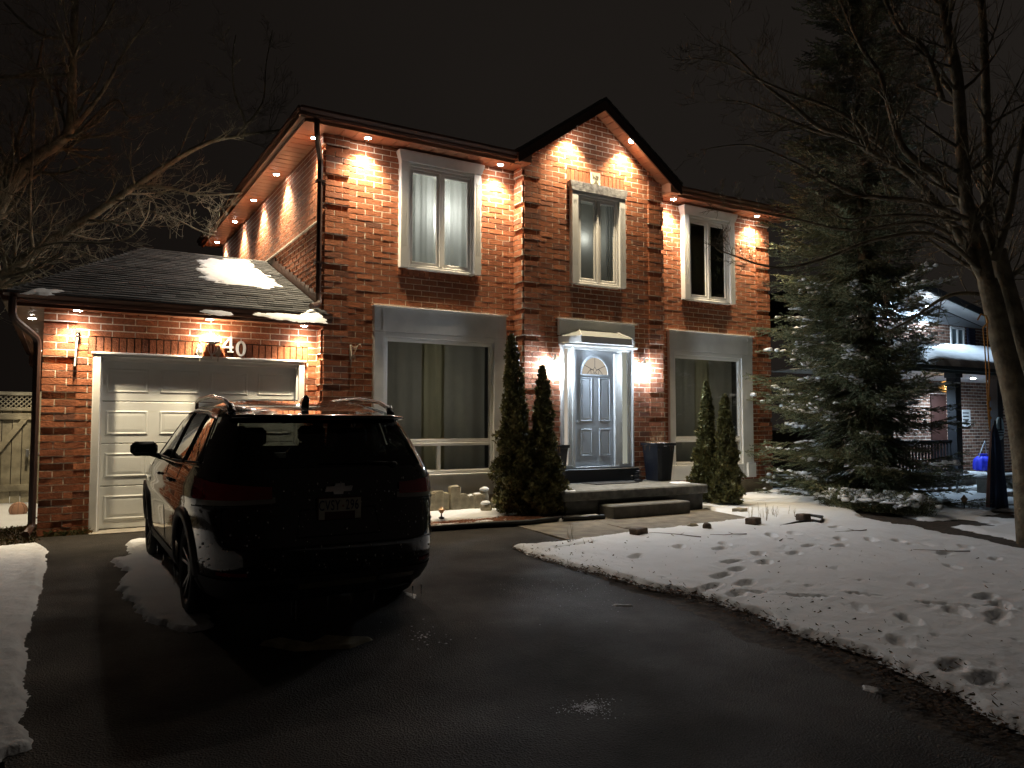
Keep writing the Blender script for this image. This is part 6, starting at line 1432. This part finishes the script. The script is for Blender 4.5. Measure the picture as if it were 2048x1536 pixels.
def col_at(px, Y, lb, w_=.11): 
    m = MB(); x = nx(px, Y); m.box(x-w_, x+w_, Y-w_, Y+w_, -.05, zf-.03, 0, .01); m.box(x-w_-.03, x+w_+.03, Y-w_-.03, Y+w_+.03, zf-.16, zf-.035, 0, .01); m.build('porch_column', mat('dark_navy_paint', (.012, .014, .02), .5) if 'dark_navy_paint' not in bpy.data.materials else bpy.data.materials['dark_navy_paint'], nb)
col_at(1908, 9.9, ''); col_at(1991, 9.9, ''); col_at(1770, 9.9, '')
m = MB(); m.box(PX0+.2, nx(1975, 9.7), 9.7, NY, -.05, gy(1960, 948, 9.7)[2], 0, .01); m.build('porch_deck', M['concrete'], nb); zd = gy(1960, 948, 9.7)[2]
snow('deck_snow', [(nx(1830, 9.7), 9.72), (nx(1972, 9.7), 9.72), (nx(1972, 9.7), 10.3), (nx(1830, 9.7), 10.3)], .04, .04, .06, 302, lambda X, Y: X*0+zd, parent=nb)
m = MB(); xa, xb = nx(1775, 9.85), nx(1900, 9.85); m.box(xa, xb, 9.83, 9.88, zd+.72, zd+.79); m.box(xa, xb, 9.84, 9.87, zd+.08, zd+.13); k = xa
while k < xb: m.box(k, k+.035, 9.84, 9.87, zd+.13, zd+.72); k += .12
m.build('railing', bpy.data.materials['dark_navy_paint'], nb)
m = MB(); m.box(nx(1860, NY), nx(1890, NY), NY-.03, NY, .3, 2.2); m.build('door', mat('dark_door', (.05, .02, .015), .5), nb)
# lamps on the neighbour's house
def cold(px, py, Y, e, lb, dz=0):
    o = thing('soffit_light', lb, 'light', tuple(gy(px, py, Y)), "recessed lights on the neighbour's house"); m = MB(); m.lathe((0, 0, 0), [(.001, -.012), (.05, -.012), (.06, .0)], 14); m.build('lens', M['potcold'], o, local=True)
    spot('lamp_flood', o, (0, 0, -.04), e, 168, .6, (.60, .80, 1.0), .04); return o
cold(1800, 592, NY-.28, 200, "cold white light in the neighbour's gable soffit nearest the peak"); cold(1855, 612, NY-.28, 200, "cold white light in the neighbour's gable soffit above the second-floor window"); cold(1740, 590, NY-.28, 50, "cold white light in the neighbour's gable soffit left of the peak, behind the spruce")
o = cold(1946, 757, 10.9, 260, "cold white light in the ceiling of the neighbour's porch"); cold(1770, 757, 10.9, 200, "cold white light in the neighbour's porch ceiling behind the spruce")
o = spot('lamp_flood', o, (1.5, 1.0, 1.6), 0, 60, 1, (1, 1, 1)) if False else None
# roof floodlight bouncing on the porch-roof snow comes from the gable soffit lights
t = thing('pendant_lamp', "round woven pendant lamp glowing on the neighbour's porch", 'pendant lamp', tuple(gy(1893, 773, 10.4))); m = MB(); R_ = .17
for i in range(9):
    z = -R_*.62+R_*1.24*i/8; r = math.sqrt(max(0.0004, R_*R_-(z/.78)**2)); m.tube([(r*math.cos(a), r*math.sin(a), z) for a in np.linspace(0, 2*PI, 21)], .010, 4, cap=False)
for k in range(14): a = k*2*PI/14; m.tube([(R_*math.cos(u)*math.cos(a+u*.8), R_*math.cos(u)*math.sin(a+u*.8), R_*.78*math.sin(u)) for u in np.linspace(-1.4, 1.4, 9)], .008, 4, cap=False)
m.build('woven_shade', mat('rattan', (.42, .28, .09), .7, emit=(1, .55, .15), estr=.35), t, local=True); m = MB(); m.blob((0, 0, 0), (.06, .06, .07), 2, 0, seed=1); m.build('bulb', emis('warm_bulb', (1, .62, .22), 26), t, local=True, smooth=True); m = MB(); m.tube([(0, 0, .1), (0, 0, .35)], .006, 5); m.build('cord', M['black'], t, local=True)
# sign
t = thing('wall_sign', 'white wall panel with dark bars on the neighbour brick wall', 'sign', tuple(gy(1932, 837, NY-.03))); m = MB(); m.box(-.20, .20, -.02, .0, -.23, .25, 0, .004); m.build('panel', M['white'], t, local=True); m = MB()
for k in range(4): m.box(-.20, .10, -.026, -.0205, -.145+k*.095, -.115+k*.095); 
m.build('bar_mark', M['black'], t, local=True)
# folded umbrella of navy fabric
p0 = gs(1995, 1018); D2 = float((p0-np.array((0, 0, CH)))@FW)
t = thing('folded_umbrella', 'closed patio umbrella of navy fabric with a faded pink side', 'umbrella', tuple(p0)); H_ = 165*D2/FL; W_ = 40*D2/FL/2
for nm, a0, a1, mt in (('navy_cover', 0, 2*PI, mat('navy_fabric', (.012, .028, .07), .8, bump=.2)), ('pink_panel', 2.75, 3.6, mat('pink_fabric', (.30, .17, .14), .85))):
    m = MB(); n = 48; v = []; zs_ = np.linspace(0, 1, 12)
    for z in zs_:
        for k in range(n+1):
            a = a0+(a1-a0)*k/n; r = W_*(1-z)**.55*(1+.16*math.sin(9*a))+.015+(.012 if nm != 'navy_cover' else 0); v.append((r*math.cos(a-YAW), r*math.sin(a-YAW)*.7, .03+z*H_))
    m.add(v, [(i*(n+1)+k, i*(n+1)+k+1, (i+1)*(n+1)+k+1, (i+1)*(n+1)+k) for i in range(11) for k in range(n)]); m.build(nm, mt, t, local=True, smooth=True)
m = MB(); m.tube([(0, 0, 0), (.02, 0, H_+.1)], .02, 8); m.build('pole', M['black'], t, local=True)
q = gy(2001, 857, 9.7); t = thing('oval_board', 'pale blue oval board with dark straps leaning by the dark porch column', 'board', tuple(q)); m = MB(); n = 24; m.prism([(.17*math.cos(2*PI*k/n), 0, .27*math.sin(2*PI*k/n)+.0) for k in range(n)], (0, .04, 0)); m.build('board', mat('pale_blue_plastic', (.38, .50, .54), .4), t, local=True); m = MB()
for k in range(3): m.box(-.13, .12, -.012, -.002, -.17+k*.06, -.14+k*.06)
m.box(-.03, .03, -.014, -.004, -.05, .26); m.build('strap', M['black'], t, local=True)
q = gy(1966, 925, 10.6); t = thing('blue_bag', 'bright blue cloth bag hanging from cords on the neighbour porch', 'bag', tuple(q)); m = MB(); n = 54; bp_ = [(.20, -.20), (.27, -.17), (.28, -.05), (.25, .08), (.17, .15), (.10, .18), (.13, .22)]; m.add([(r*(1+.07*math.sin(9*2*PI*k/n)+.04*math.sin(5*2*PI*k/n+z*20))*math.cos(2*PI*k/n), .7*r*(1+.07*math.sin(9*2*PI*k/n))*math.sin(2*PI*k/n), z) for r, z in bp_ for k in range(n)], [(i*n+k, i*n+(k+1) % n, (i+1)*n+(k+1) % n, (i+1)*n+k) for i in range(6) for k in range(n)]); m.build('sack', mat('blue_cloth', (.02, .04, .75), .6), t, local=True, smooth=True); m = MB()
for s in (-1, 1): m.tube([(s*.18, 0, .15), (.12, 0, .55)], .010, 5)
m.build('cord', mat('pale_cord', (.35, .40, .45), .7), t, local=True)
q = gs(2010, 985); t = thing('garden_bench', 'low pale garden bench in the snow behind the folded umbrella', 'bench', (q[0]+.2, q[1], q[2])); m = MB(); m.box(-1.1, 1.5, -.15, .18, .30, .36, 0, .008); m.build('seat', M['concrete'], t, local=True)
for x in (-.9, 1.2):
    m = MB(); m.box(x-.08, x+.08, -.12, .15, -.05, .30, 0, .01); m.build('leg', M['concrete'], t, local=True)
m = MB()
for k in range(6): m.blob((-1.0+k*.45, 0, .37), (.25, .14, .03), 2, .2, seed=k)
m.build('snow_cap', M['snow'], t, local=True, smooth=True)
q = gs(1921, 985); t = thing('garden_statue', 'small curled iron garden ornament in the snow below the neighbour porch', 'ornament', tuple(q)); m = MB()
m.tube([(.0+.13*math.cos(a)*(1-a/9), 0, .28+.13*math.sin(a)*(1-a/9)) for a in np.linspace(0, 5.5, 20)], .02, 6); m.tube([(-.1, 0, .25), (-.12, 0, .1), (0, 0, .03), (.15, 0, .05)], .022, 6); m.box(-.12, .14, -.06, .06, -.02, .04, 0, .01); m.build('scroll_body', mat('frosted_iron', (.20, .22, .22), .6), t, local=True, smooth=True)
grass('shrubbery', 17.5, 20.5, 7.6, 9.2, 5000, 'snow-dusted dry twigs and weeds in front of the neighbour porch', 5, .28, ((.10, .09, .06), (.22, .22, .22), (.06, .06, .04)))
# ================================================================== SKY, CAMERA, RENDER
w = bpy.data.worlds.new('World'); S.world = w; w.use_nodes = True; nt = w.node_tree; bg = nt.nodes['Background']
tc = nt.nodes.new('ShaderNodeTexCoord'); sp_ = nt.nodes.new('ShaderNodeSeparateXYZ'); nt.links.new(tc.outputs['Generated'], sp_.inputs[0])
mr = nt.nodes.new('ShaderNodeMapRange'); mr.inputs['From Min'].default_value = -.25; mr.inputs['From Max'].default_value = .75; nt.links.new(sp_.outputs['X'], mr.inputs['Value'])
rp_ = nt.nodes.new('ShaderNodeValToRGB'); rp_.color_ramp.elements[0].color = (.0042, .0030, .0024, 1); rp_.color_ramp.elements[1].color = (.0135, .0112, .0095, 1); cn = nt.nodes.new('ShaderNodeTexNoise'); cn.inputs['Scale'].default_value = 2.2; cn.inputs['Detail'].default_value = 5; nt.links.new(tc.outputs['Generated'], cn.inputs['Vector']); ma = nt.nodes.new('ShaderNodeMath'); ma.operation = 'MULTIPLY_ADD'; ma.inputs[1].default_value = .5; nt.links.new(cn.outputs['Fac'], ma.inputs[0]); mb_ = nt.nodes.new('ShaderNodeMath'); mb_.operation = 'SUBTRACT'; mb_.inputs[1].default_value = .25; nt.links.new(mr.outputs[0], mb_.inputs[0]); nt.links.new(mb_.outputs[0], ma.inputs[2]); nt.links.new(ma.outputs[0], rp_.inputs[0])
nt.links.new(rp_.outputs[0], bg.inputs[0]); bg.inputs[1].default_value = SKY_STRENGTH
cam = bpy.data.cameras.new('camera'); co = bpy.data.objects.new('camera', cam); COL.objects.link(co); S.camera = co
cam.sensor_width = 36; cam.lens = FL/2048*36; cam.clip_end = 600; cam.clip_start = .05
co.location = (0, 0, CH); co.rotation_euler = (PI/2+PITCH, 0, -YAW)
S.view_settings.view_transform = 'Standard'; S.view_settings.look = 'None'; S.view_settings.exposure = EXPOSURE; S.view_settings.gamma = 1
S.render.engine = 'CYCLES'; S.render.resolution_x = 1024; S.render.resolution_y = 768
try:
    S.cycles.use_light_tree = True; S.cycles.max_bounces = 8; S.cycles.transparent_max_bounces = 12; S.cycles.sample_clamp_indirect = 4; S.cycles.caustics_reflective = False; S.cycles.caustics_refractive = False
except Exception: pass
